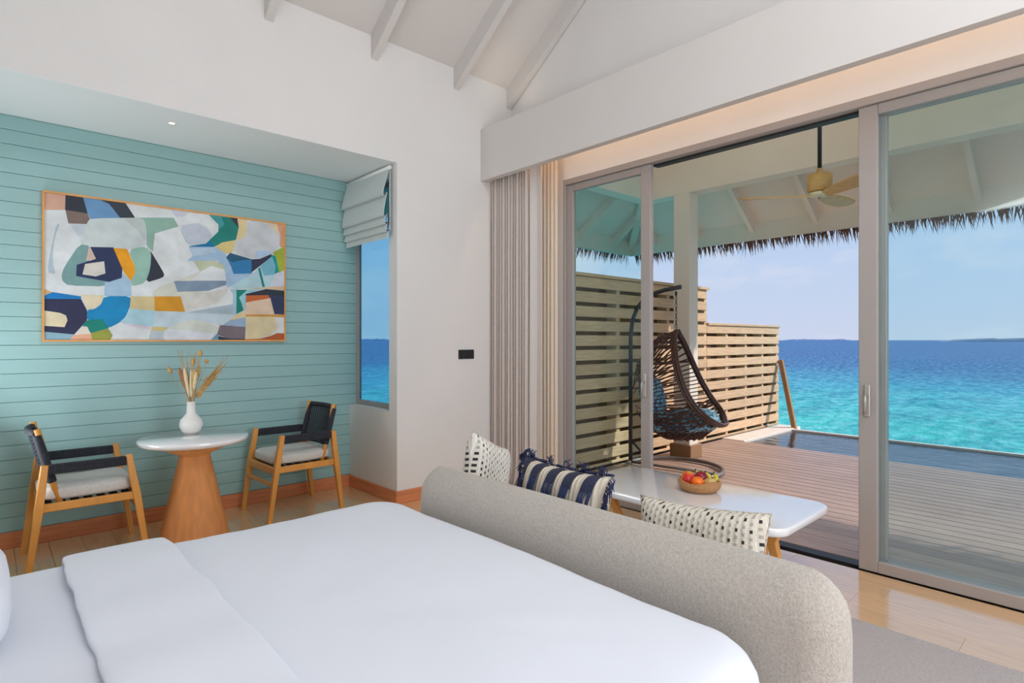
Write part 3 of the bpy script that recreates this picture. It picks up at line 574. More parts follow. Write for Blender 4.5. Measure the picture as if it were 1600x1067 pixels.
# painted shapes of the picture: colour, outline in frame units
PAINT=[
((214,168,145),[(0.005,0.991),(0.076,0.991),(0.075,0.887),(0.005,0.87)]),
((48,52,66),[(0.076,0.994),(0.136,0.994),(0.152,0.881),(0.075,0.887)]),
((130,110,103),[(0.076,0.887),(0.152,0.881),(0.16,0.846),(0.149,0.808),(0.086,0.798)]),
((107,152,195),[(0.136,0.994),(0.195,0.996),(0.228,0.97),(0.272,0.877),(0.163,0.843),(0.152,0.881)]),
((52,60,72),[(0.195,0.996),(0.289,0.995),(0.328,0.884),(0.272,0.871),(0.228,0.967)]),
((205,207,220),[(0.463,0.996),(0.547,0.995),(0.521,0.947),(0.488,0.936)]),
((143,180,165),[(0.327,0.893),(0.478,0.927),(0.498,0.866),(0.402,0.794),(0.394,0.66),(0.369,0.7),(0.369,0.795),(0.355,0.879)]),
((200,210,218),[(0.091,0.795),(0.156,0.809),(0.125,0.704)]),
((178,195,207),[(0.047,0.785),(0.057,0.788),(0.041,0.702),(0.033,0.58),(0.036,0.501),(0.045,0.449),(0.015,0.458),(0.03,0.633)]),
((122,160,160),[(0.125,0.67),(0.163,0.656),(0.153,0.545),(0.239,0.444),(0.228,0.419),(0.213,0.386),(0.085,0.379),(0.066,0.408),(0.063,0.444),(0.071,0.499)]),
((205,214,214),[(0.163,0.85),(0.336,0.895),(0.355,0.889),(0.365,0.859),(0.369,0.795),(0.367,0.678),(0.298,0.663),(0.195,0.659),(0.132,0.662),(0.125,0.68),(0.132,0.726),(0.152,0.826)]),
((190,200,198),[(0.275,0.879),(0.336,0.895),(0.355,0.889),(0.365,0.859),(0.368,0.714),(0.328,0.815)]),
((36,50,90),[(0.161,0.653),(0.244,0.664),(0.277,0.52),(0.275,0.453),(0.228,0.419),(0.112,0.446),(0.114,0.523),(0.181,0.574)]),
((215,185,170),[(0.156,0.652),(0.161,0.653),(0.181,0.574),(0.146,0.555)]),
((220,215,205),[(0.143,0.533),(0.21,0.561),(0.215,0.477),(0.181,0.452),(0.134,0.46)]),
((235,160,20),[(0.244,0.659),(0.294,0.662),(0.33,0.516),(0.309,0.435),(0.283,0.492)]),
((150,190,175),[(0.298,0.66),(0.369,0.693),(0.389,0.638),(0.386,0.535),(0.365,0.427),(0.313,0.396),(0.309,0.435),(0.33,0.516)]),
((44,48,62),[(0.369,0.71),(0.432,0.526),(0.44,0.497),(0.434,0.473),(0.365,0.426),(0.384,0.534),(0.388,0.652)]),
((165,195,218),[(0.213,0.418),(0.228,0.419),(0.275,0.453),(0.279,0.489),(0.309,0.431),(0.311,0.324),(0.21,0.318)]),
((0,135,190),[(0.21,0.318),(0.309,0.326),(0.307,0.259),(0.29,0.179),(0.268,0.136),(0.224,0.092),(0.206,0.155),(0.146,0.143),(0.151,0.221),(0.174,0.223),(0.199,0.259)]),
((0,120,190),[(0.003,0.305),(0.033,0.33),(0.129,0.309),(0.129,0.288),(0.003,0.28)]),
((215,175,120),[(0.003,0.349),(0.033,0.328),(0.003,0.309)]),
((40,42,75),[(0.003,0.283),(0.129,0.291),(0.15,0.214),(0.149,0.146),(0.106,0.049),(0.003,0.066)]),
((225,210,175),[(0.003,0.206),(0.058,0.193),(0.078,0.177),(0.083,0.143),(0.073,0.098),(0.003,0.105)]),
((225,210,180),[(0.129,0.322),(0.211,0.323),(0.199,0.262),(0.17,0.225),(0.151,0.221)]),
((0,130,115),[(0.146,0.145),(0.202,0.159),(0.228,0.095),(0.163,0.059),(0.134,0.108)]),
((225,215,200),[(0.134,0.104),(0.15,0.104),(0.163,0.052),(0.106,0.042)]),
((230,170,140),[(0.106,0.045),(0.167,0.055),(0.168,0),(0.091,0)]),
((150,155,65),[(0.163,0.059),(0.224,0.092),(0.241,0.043),(0.233,0),(0.168,0)]),
((135,170,185),[(0.001,0.066),(0.106,0.049),(0.091,0),(0.001,0)]),
((215,195,145),[(0.309,0.324),(0.402,0.331),(0.405,0.226),(0.304,0.234)]),
((215,150,30),[(0.4,0.331),(0.507,0.34),(0.525,0.223),(0.402,0.225)]),
((170,208,220),[(0.305,0.237),(0.402,0.225),(0.394,0.108),(0.266,0.136),(0.294,0.187)]),
((215,205,215),[(0.266,0.136),(0.394,0.108),(0.388,0.084),(0.313,0.109)]),
((195,212,220),[(0.402,0.225),(0.525,0.225),(0.799,0.215),(0.679,0.13),(0.59,0.162),(0.488,0.128),(0.446,0.082),(0.394,0.108)]),
((205,190,130),[(0.394,0.111),(0.455,0.105),(0.438,0.076),(0.386,0.081)]),
((190,200,208),[(0.386,0.081),(0.437,0.076),(0.432,0.038),(0.438,0),(0.376,0)]),
((210,215,205),[(0.446,0.09),(0.488,0.135),(0.538,0.166),(0.599,0.165),(0.672,0.118),(0.659,0.058),(0.547,0.084)]),
((212,212,198),[(0.392,0.36),(0.422,0.407),(0.483,0.453),(0.59,0.539),(0.572,0.498),(0.496,0.376),(0.59,0.39),(0.661,0.352),(0.394,0.331)]),
((130,150,172),[(0.479,0.453),(0.707,0.48),(0.708,0.448),(0.625,0.393),(0.494,0.373)]),
((215,212,205),[(0.508,0.34),(0.72,0.418),(0.674,0.306),(0.525,0.228)]),
((170,187,197),[(0.59,0.242),(0.739,0.298),(0.742,0.215),(0.53,0.22)]),
((165,200,215),[(0.725,0.416),(0.755,0.419),(0.755,0.213),(0.739,0.212),(0.739,0.375)]),
((195,202,215),[(0.498,0.866),(0.577,0.913),(0.616,0.883),(0.647,0.82),(0.612,0.759),(0.538,0.727)]),
((20,130,120),[(0.54,0.723),(0.616,0.759),(0.672,0.864),(0.672,0.919),(0.629,0.983),(0.684,0.984),(0.758,0.989),(0.767,0.923),(0.753,0.812),(0.679,0.766),(0.652,0.739)]),
((0,115,165),[(0.54,0.72),(0.616,0.759),(0.638,0.784),(0.652,0.739)]),
((60,50,55),[(0.725,0.984),(0.76,0.986),(0.763,0.914)]),
((60,155,155),[(0.629,0.983),(0.684,0.981),(0.699,0.925),(0.677,0.885),(0.67,0.926)]),
((225,205,155),[(0.76,0.983),(0.806,0.984),(0.803,0.882),(0.787,0.831),(0.753,0.813),(0.768,0.924)]),
((205,208,212),[(0.808,0.984),(0.902,0.985),(0.972,0.891),(0.97,0.807),(0.941,0.743),(0.86,0.672),(0.734,0.706),(0.755,0.813),(0.787,0.831),(0.803,0.882)]),
((215,195,130),[(0.657,0.74),(0.688,0.78),(0.753,0.813),(0.734,0.703),(0.707,0.698)]),
((222,160,125),[(0.956,0.989),(1,0.991),(1,0.787),(0.97,0.798),(0.973,0.892)]),
((225,205,175),[(0.9,0.985),(0.956,0.986),(0.97,0.883)]),
((165,195,222),[(0.542,0.72),(0.652,0.739),(0.707,0.689),(0.716,0.627),(0.739,0.55),(0.835,0.554),(0.801,0.477),(0.711,0.429),(0.702,0.561),(0.67,0.633),(0.59,0.621),(0.534,0.612),(0.559,0.657)]),
((185,205,225),[(0.547,0.709),(0.647,0.729),(0.665,0.698),(0.562,0.653)]),
((195,200,170),[(0.564,0.617),(0.643,0.632),(0.693,0.608),(0.707,0.546),(0.634,0.584),(0.59,0.539)]),
((222,226,228),[(0.547,0.465),(0.638,0.589),(0.699,0.569),(0.707,0.48)]),
((45,125,180),[(0.725,0.704),(0.832,0.668),(0.828,0.553),(0.742,0.539),(0.73,0.597),(0.707,0.665)]),
((30,90,120),[(0.725,0.704),(0.832,0.668),(0.772,0.651),(0.734,0.629),(0.707,0.665)]),
((45,50,80),[(0.828,0.668),(0.87,0.679),(0.928,0.729),(0.93,0.708),(0.828,0.562)]),
((175,200,230),[(0.845,0.74),(0.91,0.755),(0.93,0.73),(0.845,0.675)]),
((165,180,60),[(0.936,0.742),(1,0.801),(1,0.6),(0.967,0.579)]),
((0,150,150),[(0.925,0.724),(0.949,0.711),(0.967,0.583),(0.941,0.562)]),
((120,185,205),[(0.87,0.616),(0.93,0.708),(0.949,0.627),(0.943,0.559),(0.89,0.536)]),
((182,214,222),[(0.838,0.555),(0.87,0.624),(0.89,0.54),(0.941,0.559),(0.925,0.457),(0.753,0.421),(0.725,0.437)]),
((0,130,130),[(0.86,0.595),(0.87,0.608),(0.894,0.451),(0.882,0.448)]),
((208,213,228),[(0.943,0.559),(1,0.6),(1,0.47),(0.922,0.454)]),
((220,190,155),[(0.816,0.43),(1,0.468),(1,0.431),(0.9,0.435)]),
((0,130,115),[(0.755,0.413),(0.809,0.418),(0.772,0.353),(0.789,0.25),(0.755,0.219)]),
((150,205,215),[(0.806,0.418),(0.88,0.433),(0.801,0.383),(0.796,0.247),(0.782,0.298),(0.768,0.353)]),
((40,48,60),[(0.799,0.383),(0.9,0.433),(0.998,0.427),(0.998,0.366),(0.91,0.381),(0.801,0.367)]),
((45,55,90),[(0.9,0.388),(0.998,0.377),(0.998,0.227),(0.941,0.228),(0.922,0.354)]),
((195,100,45),[(0.801,0.372),(0.91,0.384),(0.922,0.357),(0.799,0.312)]),
((222,195,170),[(0.799,0.315),(0.922,0.36),(0.943,0.225),(0.799,0.218)]),
((210,150,70),[(0.799,0.218),(0.998,0.227),(0.998,0.204),(0.799,0.202)]),
((225,205,160),[(0.753,0.213),(0.799,0.25),(0.799,0.194),(0.688,0.126)]),
((222,205,165),[(0.801,0.202),(0.946,0.205),(0.956,0.108),(0.92,0.049),(0.86,0.021),(0.796,0.017)]),
((150,175,200),[(0.688,0.126),(0.725,0.17),(0.799,0.194),(0.799,0.114)]),
((120,108,115),[(0.679,0.129),(0.799,0.116),(0.796,0.017),(0.725,0.023),(0.665,0.052)]),
((45,50,65),[(0.67,0.042),(0.725,0.023),(0.796,0.02),(0.796,0),(0.67,0)]),
((110,160,185),[(0.638,0),(0.667,0.063),(0.672,0)]),
((180,90,40),[(0.796,0.017),(0.87,0.021),(0.922,0.044),(0.956,0.069),(0.998,0.067),(0.998,0),(0.796,0)]),
((220,224,230),[(0.434,0.038),(0.463,0.094),(0.547,0.084),(0.656,0.055),(0.638,0),(0.44,0)])]

# ============================================================ FURNITURE
# painting on the teal wall
pt = empty('painting', (.305, 5.308, 1.437), label='wide abstract painting in white, blue and orange in a thin wood frame', cat='painting')
PW, PH = 1.725, 1.08
b = MB()
for (p, q) in (((0, -.045, 0), (PW, 0, .014)), ((0, -.045, PH - .014), (PW, 0, PH)), ((0, -.045, .014), (.012, 0, PH - .014)), ((PW - .012, -.045, .014), (PW, 0, PH - .014))): b.box(p, q)
b.build('frame', M_OAK, pt)
pm = bpy.data.materials.new('painted_canvas'); pm.use_nodes = True; t = pm.node_tree; p = t.nodes['Principled BSDF']; p.inputs['Roughness'].default_value = .7
at = N(t, 'ShaderNodeAttribute', attribute_name='Paint'); tc = N(t, 'ShaderNodeTexCoord'); nz = N(t, 'ShaderNodeTexNoise', i_Scale=9., i_Detail=5.); t.links.new(tc.outputs['Object'], nz.inputs['Vector'])
rr = ramp(t, [(.3, (.86, .86, .86)), (.7, (1.08, 1.08, 1.08))]); t.links.new(nz.outputs[0], rr.inputs[0])
mx = N(t, 'ShaderNodeMixRGB', blend_type='MULTIPLY', i_Fac=1.); t.links.new(at.outputs['Color'], mx.inputs[1]); t.links.new(rr.outputs[0], mx.inputs[2]); t.links.new(mx.outputs[0], p.inputs['Base Color'])
b = MB(); cols = []
b.box((.012, -.036, .014), (PW - .012, -.002, PH - .014)); cols += [(222, 226, 227)] * 6
for i, (c, pl) in enumerate(PAINT):
    if i in (8, 9, 10, 11, 16, 17, 19, 37, 43, 49, 60):   # shapes with rounded outlines
        pl = [q_ for k in range(len(pl)) for q_ in (tuple(pl[k][j] * .8 + pl[(k + 1) % len(pl)][j] * .2 for j in (0, 1)), tuple(pl[k][j] * .2 + pl[(k + 1) % len(pl)][j] * .8 for j in (0, 1)))]
    y = -.0363 - .00005 * i
    b.add([(u * PW if .012 < u * PW < PW - .012 else min(max(u * PW, .012), PW - .012), y, min(max(v * PH, .014), PH - .014)) for (u, v) in pl], [list(range(len(pl)))]); cols.append(c)
cv = b.build('canvas', pm, pt, fix=False)
ca = cv.data.color_attributes.new('Paint', 'FLOAT_COLOR', 'CORNER')
for poly in cv.data.polygons:
    for li in poly.loop_indices: ca.data[li].color = (*s2l(cols[poly.index]), 1)

# roman blind
bl_ = empty('roman_blind', (2.655, 4.90, H0), label='grey linen roman blind pulled up in folds over the small side window', cat='blind')
y0, y1 = -.41, .385
MB().tube([(-.002, y0 - .012, -.035), (-.002, y1 + .015, -.035)], .018, 12).build('roller', M_WHITEPL, bl_)
folds = [[(.0, -.015), (-.035, -.13), (-.068, -.25), (-.072, -.285), (-.05, -.292), (-.035, -.27)],
         [(-.03, -.262), (-.052, -.36), (-.066, -.44), (-.066, -.468), (-.046, -.474), (-.03, -.455)],
         [(-.028, -.45), (-.045, -.49), (-.055, -.53), (-.05, -.545), (-.03, -.54), (-.02, -.52)],
         [(-.02, -.515), (-.034, -.56), (-.042, -.595), (-.036, -.61), (-.018, -.605), (-.01, -.585)],
         [(-.01, -.58), (-.022, -.62), (-.022, -.665)]]
for f in folds:
    b = MB(); n = len(f)
    prof = f + [(x + .005, z + .002) for (x, z) in f[::-1]]
    b.prism(prof, lambda p, d: (p[0], d, p[1]), y0, y1)
    b.build('fold', M_BLIND, bl_)
MB().tube([(.0, y0 - .004, -.04), (-.004, y0 - .006, -.2), (.0, y0 - .004, -.60)], .003, 6).build('cord', M_WHITEPL, bl_)
o = empty('switch_panel', (3.362, YF, 1.265), label='two black square switch plates side by side on the white wall', cat='switch')
for k in range(2):
    s_ = MB().box((k * .096, -.012, 0), (k * .096 + .092, 0, .09), .003).build('plate', M_BLACKPL, o)
    MB().box((k * .096 + .02, -.015, .02), (k * .096 + .072, -.012, .07), .002).build('rocker', M_BLACKPL, s_)

# curtains
def curtain(name, A, B, npl, amp, z0, z1, m, label, drag=0, nseg=None, skew=.35):
    A, B = Vector((*A, 0)), Vector((*B, 0)); d = B - A; nrm = Vector((-d.y, d.x, 0)).normalized(); n = (nseg or npl * 10) + 1; ph = random.random() * 6
    o = empty(name, tuple((A + B) / 2), label=label, cat='curtain'); mid = (A + B) / 2
    def f(u, v):
        w = 2 * PI * npl * u + ph; z = z0 + (z1 - z0) * v
        a = amp * (1 + .35 * noise.noise(Vector((u * 7, v * 2, 3)))) * (1 - .25 * v)
        p = A + d * (u + skew / npl / 3 * math.sin(2 * w) * .3) + nrm * (a * math.sin(w) + amp * .5 * math.sin(w * .37 + 1) * (1 - v * .5)) - mid
        if drag and v < .08: p += nrm * drag * (1 - v / .08) ** 2 * (.6 + .6 * math.sin(w * .7 + 2)) ; p += Vector((0, 0, 0))
        p.z = z; return p
    b = MB(); b.grid(f, n, 40); c = b.build('cloth', m, o, fix=False)
    so_ = c.modifiers.new('thick', 'SOLIDIFY'); so_.thickness = .004
    return o
def sheer_mat():
    m = pmat('cream_sheer_cloth', (255, 242, 226), .85, .04, 40, .1, 160); t = m.node_tree
    p = t.nodes['Principled BSDF']; tr = N(t, 'ShaderNodeBsdfTranslucent'); tr.inputs[0].default_value = (*s2l((240, 218, 190)), 1)
    mx = N(t, 'ShaderNodeMixShader'); mx.inputs[0].default_value = .35; out = [n for n in t.nodes if n.type == 'OUTPUT_MATERIAL'][0]
    t.links.new(p.outputs[0], mx.inputs[1]); t.links.new(tr.outputs[0], mx.inputs[2]); t.links.new(mx.outputs[0], out.inputs[0]); return m
curtain('grey_curtain', (3.765, 4.395), (3.83, 3.94), 13, .019, .012, 3.49, M_CURT, 'bunched grey pleated curtain hanging beside the white wall', drag=-.06)
curtain('pale_curtain', (3.84, 3.925), (3.86, 3.785), 1, .012, .012, 3.49, M_CURT2, 'narrow flat pale grey curtain edge between the pleats and the cream sheer', nseg=20)
curtain('sheer_curtain', (3.955, 3.96), (3.985, 3.70), 6, .007, .012, 3.47, sheer_mat(), 'narrow cream sheer curtain gathered beside the sliding door frame')

# round table
rt = empty('round_table', (1.122, 4.61, 0), label='round white-topped table on a conical wood base between the two armchairs', cat='table')
MB().lathe([(0, .705), (.315, .705), (.337, .712), (.354, .728), (.355, .745), (.349, .752), (0, .752)], 64).build('tabletop', M_STONE, rt)
MB().lathe([(.0, 0), (.228, 0), (.23, .01), (.228, .02), (.100, .615), (.106, .63), (.245, .695), (.245, .705), (0, .705)], 56).build('cone_base', M_CONE, rt)
va = empty('vase', (1.144, 4.80, .752), label='white bulb-shaped ceramic vase on the round table', cat='vase')
MB().lathe([(0, 0), (.045, 0), (.062, .018), (.077, .05), (.078, .075), (.069, .105), (.048, .128), (.033, .148), (.030, .17), (.029, .232), (.032, .236), (.029, .238), (.025, .232), (.025, .12), (0, .1)], 40).build('body', M_CERAM, va)
dg = empty('dried_grass', (1.144, 4.80, .752), label='bunch of dried cream and tan grasses standing in the white vase', cat='dried flowers')
M_G = [pmat('dried_stem', (200, 170, 118), .9, .15, 20), pmat('bunny_tail_cream', (226, 208, 172), .95, .12, 80, .4, 200), pmat('wheat_tan', (200, 160, 98), .95, .2, 60, .4, 200), pmat('russet_grass', (160, 112, 76), .95, .2, 60)]
CR, CF = RV, FV
def grassdir(dx, dz, dy=0): return (CR * dx + CF * dy + Vector((0, 0, dz)))
specs = []
for dx, top, kind, L in [(-.19, .49, 2, .05), (-.062, .50, 1, .21), (-.05, .47, 3, .2), (-.035, .49, 1, .22), (-.015, .45, 2, .19), (.0, .46, 1, .18), (.022, .47, 1, .2), (.035, .44, 2, .18), (.05, .48, 2, .15), (.065, .46, 1, .14), (-.075, .49, 3, .15), (.06, .62, 2, .045), (.025, .555, 2, .045), (.04, .50, 2, .1), (.10, .55, 2, .03)]:
    specs.append((dx, top, kind, L))
for dx, top, kind, L in specs:
    b = MB(); base = Vector((random.uniform(-.01, .01), random.uniform(-.01, .01), .10)); tip = grassdir(dx, top, random.uniform(-.05, .05)); neck = base.lerp(tip, .36); neck.x *= .4; neck.y *= .4
    P = [base, neck, tip]
    def q(t_): return P[0] * (1 - t_) ** 2 + P[1] * 2 * t_ * (1 - t_) + P[2] * t_ * t_
    b.tube([q(i / 10) for i in range(11)], .0016, 5); b.cur = 1
    d = (q(1) - q(.9)).normalized(); k0 = q(1) - d * L; n = 9; w = .013 if L > .06 else .013
    b.tube([k0 + d * L * i / (n - 1) for i in range(n)], [max(.0008, w * math.sin(PI * (.12 + .80 * i / (n - 1))) ** .6 * (1 + .2 * random.random())) for i in range(n)], 7)
    b.build('grass_head', [M_G[0], M_G[kind]], dg)
b = MB()
for i in range(26):
    dx = random.uniform(-.10, .09); b.tube([(0, 0, .12), grassdir(dx * .4, .38), grassdir(dx, random.uniform(.52, .63), random.uniform(-.04, .04))], .0011, 4)
for i in range(70):
    k = random.random(); dx = .10 + .17 * k; z_ = .36 + .18 * k + random.uniform(-.05, .045); a = grassdir(.03 + .04 * random.random(), .26 + .03 * random.random())
    b.tube([a, a.lerp(grassdir(dx, z_), .5) + Vector((0, 0, .01)), grassdir(dx, z_, random.uniform(-.04, .04))], .0016, 4)
tag(b.build('fine_awns', M_G[2], dg), kind='stuff')

# armchairs
def armchair(label, loc, rz):
    a = empty('armchair', loc, rz, label=label, cat='chair', group='wood and black rope armchairs at the round table')
    lg = pmat('leg', (1, 1, 1)) if False else M_OAK
    for sy in (1, -1):
        MB().tube([(.305, sy * .275, 0), (.246, sy * .272, .42), (.20, sy * .268, .685)], [.016, .022, .019], rect=True, sx=1, sy=1).build('leg', M_OAK, a)
        MB().tube([(-.315, sy * .275, 0), (-.262, sy * .272, .42), (-.235, sy * .268, .675)], [.016, .023, .019], rect=True).build('leg', M_OAK, a)
        MB().box((-.25, sy * .262 - .016, .385), (.25, sy * .262 + .016, .435), .005).build('side_rail', M_OAK, a)
        b = MB(); b.tube([(.187 - .4 * i / 90, sy * .268, .648 + (.004 if i % 2 else 0) * .0) for i in range(91)], [(.0225 if i % 2 else .0205) for i in range(91)], rect=True, sy=1.0, sx=1.35)
        b.build('arm', M_ROPE, a)
        post = MB(); post.tube([(-.15, sy * .222, .40), (-.205, sy * .222, .60), (-.268, sy * .222, .895)], [.018, .018, .018], 12).build('back_post', M_OAK, a)
        MB().tube([(-.194 - .074 * (i / 60) , sy * .222, .56 + .30 * i / 60) for i in range(61)], [(.0245 if i % 2 else .0225) for i in range(61)], 12).build('rope_wrap', M_ROPE, a)
    MB().box((.235, -.262, .375), (.268, .262, .432), .005).build('front_rail', M_OAK, a)
    MB().box((-.262, -.262, .375), (-.23, .262, .432), .005).build('rear_rail', M_OAK, a)
    MB().tube([(.275, -.27, .30), (.275, .27, .30)], .013, rect=True, sy=.7).build('stretcher', M_OAK, a)
    b = MB()
    for i in range(7): b.box((-.235 + i * .07, -.246, .405), (-.235 + i * .07 + .045, .246, .415), .003)
    b.build('seat_strap', M_ROPE, a)
    # woven back: crossing cords
    b = MB()
    def bk(y, h):  # h 0..1
        return Vector((-.194 - .074 * h - .035 * math.cos(y / .222 * PI / 2) , y, .56 + .30 * h))
    for i in range(25):
        h = i / 24; b.tube([bk(-.222 + .444 * j / 12, h) + Vector((.003 * (-1) ** (i + j), 0, 0)) for j in range(13)], .0042, 5, cap=False)
    for i in range(30):
        y = -.205 + .41 * i / 29; b.tube([bk(y, j / 12) + Vector((.003 * (-1) ** (i + j + 1), 0, 0)) for j in range(13)], .0034, 5, cap=False)
    b.tube([bk(-.222 + .444 * j / 12, 1.03) for j in range(13)], .02, 8); b.tube([bk(-.222 + .444 * j / 12, -.02) for j in range(13)], .012, 8)
    b.build('woven_back', M_ROPE, a)
    b = MB()
    def f(u, v):
        an = u * 2 * PI; bb = (v - .5) * PI; e = .32
        cs = lambda x: math.copysign(abs(math.cos(x)) ** e, math.cos(x)); sn = lambda x: math.copysign(abs(math.sin(x)) ** e, math.sin(x))
        e2 = .42; cb = abs(math.cos(bb)) ** e2; sb = math.copysign(abs(math.sin(bb)) ** e2, math.sin(bb))
        x = .255 * cb * cs(an); y = .240 * cb * sn(an)
        return Vector((x - .005, y, .481 + .048 * sb + .008 * noise.noise(Vector((x * 8, y * 8, 1)))))
    b.grid(f, 48, 16, closeu=True); b.build('seat_cushion', M_SEAT, a)
    return a
armchair('wood and black rope armchair left of the round table, back to the left', (.51, 4.82, 0), 0)
armchair('wood and black rope armchair right of the round table, near the small window', (1.945, 4.90, 0), PI + .04)

# bed
bd = empty('bed', (.59, 1.72, 0), label='large bed with smooth white duvet filling the foreground', cat='bed')
b = MB(); wob = lambda p: p + Vector((.006 * noise.noise(p * 3), .006 * noise.noise(p * 3 + Vector((5, 0, 0))), .010 * noise.noise(p * 2.2 + Vector((0, 9, 0))) + .004 * noise.noise(p * 7)))
rings(b, -1.05, -1.055, 1.04, 1.035, .16, [(0.0, .13), (0, .3), (0, .48), (.008, .54), (.022, .575), (.045, .600), (.08, .613), (.14, .620), (.22, .624), (.32, .628), (.45, .632), (.6, .634), (.8, .635), (1.0, .635)], 10, m=.06, wob=wob)
b.build('duvet', M_LINEN, bd)
MB().box((-1.06, -1.0, .0), (1.0, 1.0, .30), .01).build('bed_base', pmat('beige_bed_base', (190, 180, 168), .9, .05, 50), bd)
MB().box((-1.24, -1.15, 0), (-1.09, 1.15, 1.2), .03, seg=3).build('headboard', pmat('beige_headboard', (196, 186, 172), .9, .05, 50, .2, 200), bd)
b = MB()
pathy = [(1.052, .30), (1.052, .45), (1.050, .53), (1.040, .57), (1.015, .605), (.97, .622), (.9, .632), (.8, .638)] + [(.8 - 1.6 * i / 24, .640 + .003 * math.sin(i)) for i in range(1, 25)] + [(-.9, .632), (-.97, .620), (-1.015, .603), (-1.036, .565), (-1.046, .5), (-1.046, .3)]
def fold(u, v):
    k = u * (len(pathy) - 1); i = min(int(k), len(pathy) - 2); f = k - i
    y = pathy[i][0] * (1 - f) + pathy[i + 1][0] * f; z = pathy[i][1] * (1 - f) + pathy[i + 1][1] * f
    a = (pathy[min(i + 1, len(pathy) - 1)][0] - pathy[i][0]); c = pathy[min(i + 1, len(pathy) - 1)][1] - pathy[i][1]; n = Vector((0, c, -a)); n = n.normalized() if n.length else Vector((0, 0, 1))
    L = 2 * PI * v; x = -.215 + .17 * math.copysign(abs(math.cos(L)) ** .25, math.cos(L)); h = .013 + .013 * math.copysign(abs(math.sin(L)) ** .6, math.sin(L))
    side = 1 if math.cos(L) > 0 else -1
    wv = .016 * noise.noise(Vector((y * 2.5, side * 4, 0))) + .008 * noise.noise(Vector((y * 8, side * 7, 2)))
    return Vector((x + wv, y, z)) + n * (h + .004 * noise.noise(Vector((x * 9, y * 5, 4))))
b.grid(fold, 120, 33); b.build('turned_sheet', M_LINEN, bd)
def pillow(mb, w, h, t, n=20, pinch=.09, M=None, side=0, u0=0, u1=1, v0=0, v1=1, off=0, puff=.5):
    def f(s):
        def g(u, v):
            uu = (u0 + (u1 - u0) * u) * 2 - 1; vv = (v0 + (v1 - v0) * v) * 2 - 1
            x = w / 2 * uu * (1 - pinch * (1 - abs(vv) ** 2) * abs(uu) ** 2) ; z = h / 2 * vv * (1 - pinch * (1 - abs(uu) ** 2) * abs(vv) ** 2)
            th = t / 2 * max(0, (1 - uu ** 4)) ** puff * max(0, (1 - vv ** 4)) ** puff
            y = s * (th + off) * (1 + .07 * noise.noise(Vector((uu * 2, vv * 2, s))))
            p = Vector((x, y, z + h / 2)); return M @ p if M else p
        return g
    for s in ((1, -1) if not side else (side,)): mb.grid(f(s), n, n)
    return mb
def bedpillow(label, loc, rz):
    o = empty('pillow', loc, rz, label=label, cat='pillow', group='white pillows at the head of the bed')
    b = MB(); blob(b, (0, 0, .10), (.24, .38, .10), e=.55, nu=40, nv=20, wob=.03); b.build('case', M_LINEN, o)
bedpillow('white bed pillow at the far side of the bed head', (-.185, 2.24, .632), .03); bedpillow('white bed pillow at the near side of the bed head', (-.20, 1.25, .632), -.02)

# sofa
M_SOFA = pmat('light_grey_woven_upholstery', (203, 194, 184), .95, .15, 120, .8, 300, sheen=.25, bstretch=(1, 1, .55))
sf = empty('sofa', (1.8, 1.585, 0), label='curved light grey fabric sofa with its back against the bed foot', cat='sofa')
b = MB()
rings(b, -.108, -1.04, .108, 1.04, .107, [(.012, .10), (0, .13), (0, .35), (0, .60), (.004, .655), (.013, .690), (.03, .722), (.052, .748), (.075, .765), (.092, .773), (.102, .775)], 12, m=.08)
b.build('backrest', M_SOFA, sf)
b = MB(); rings(b, .08, -.80, .66, 1.02, .22, [(.02, .12), (0, .15), (0, .26), (.01, .28)], 10); b.build('seat_base', M_SOFA, sf)
b = MB(); rings(b, .10, -.79, .67, 1.01, .22, [(.02, .285), (0, .31), (0, .38), (.015, .41), (.05, .425), (.15, .43)], 10); b.build('seat_cushion', M_SOFA, sf)
for (x, y) in ((-.06, -.9), (-.06, .9), (.5, -.6), (.5, .65)): MB().tube([(x, y, 0), (x, y, .13)], [.018, .022], 12).build('foot', M_DARK, sf)

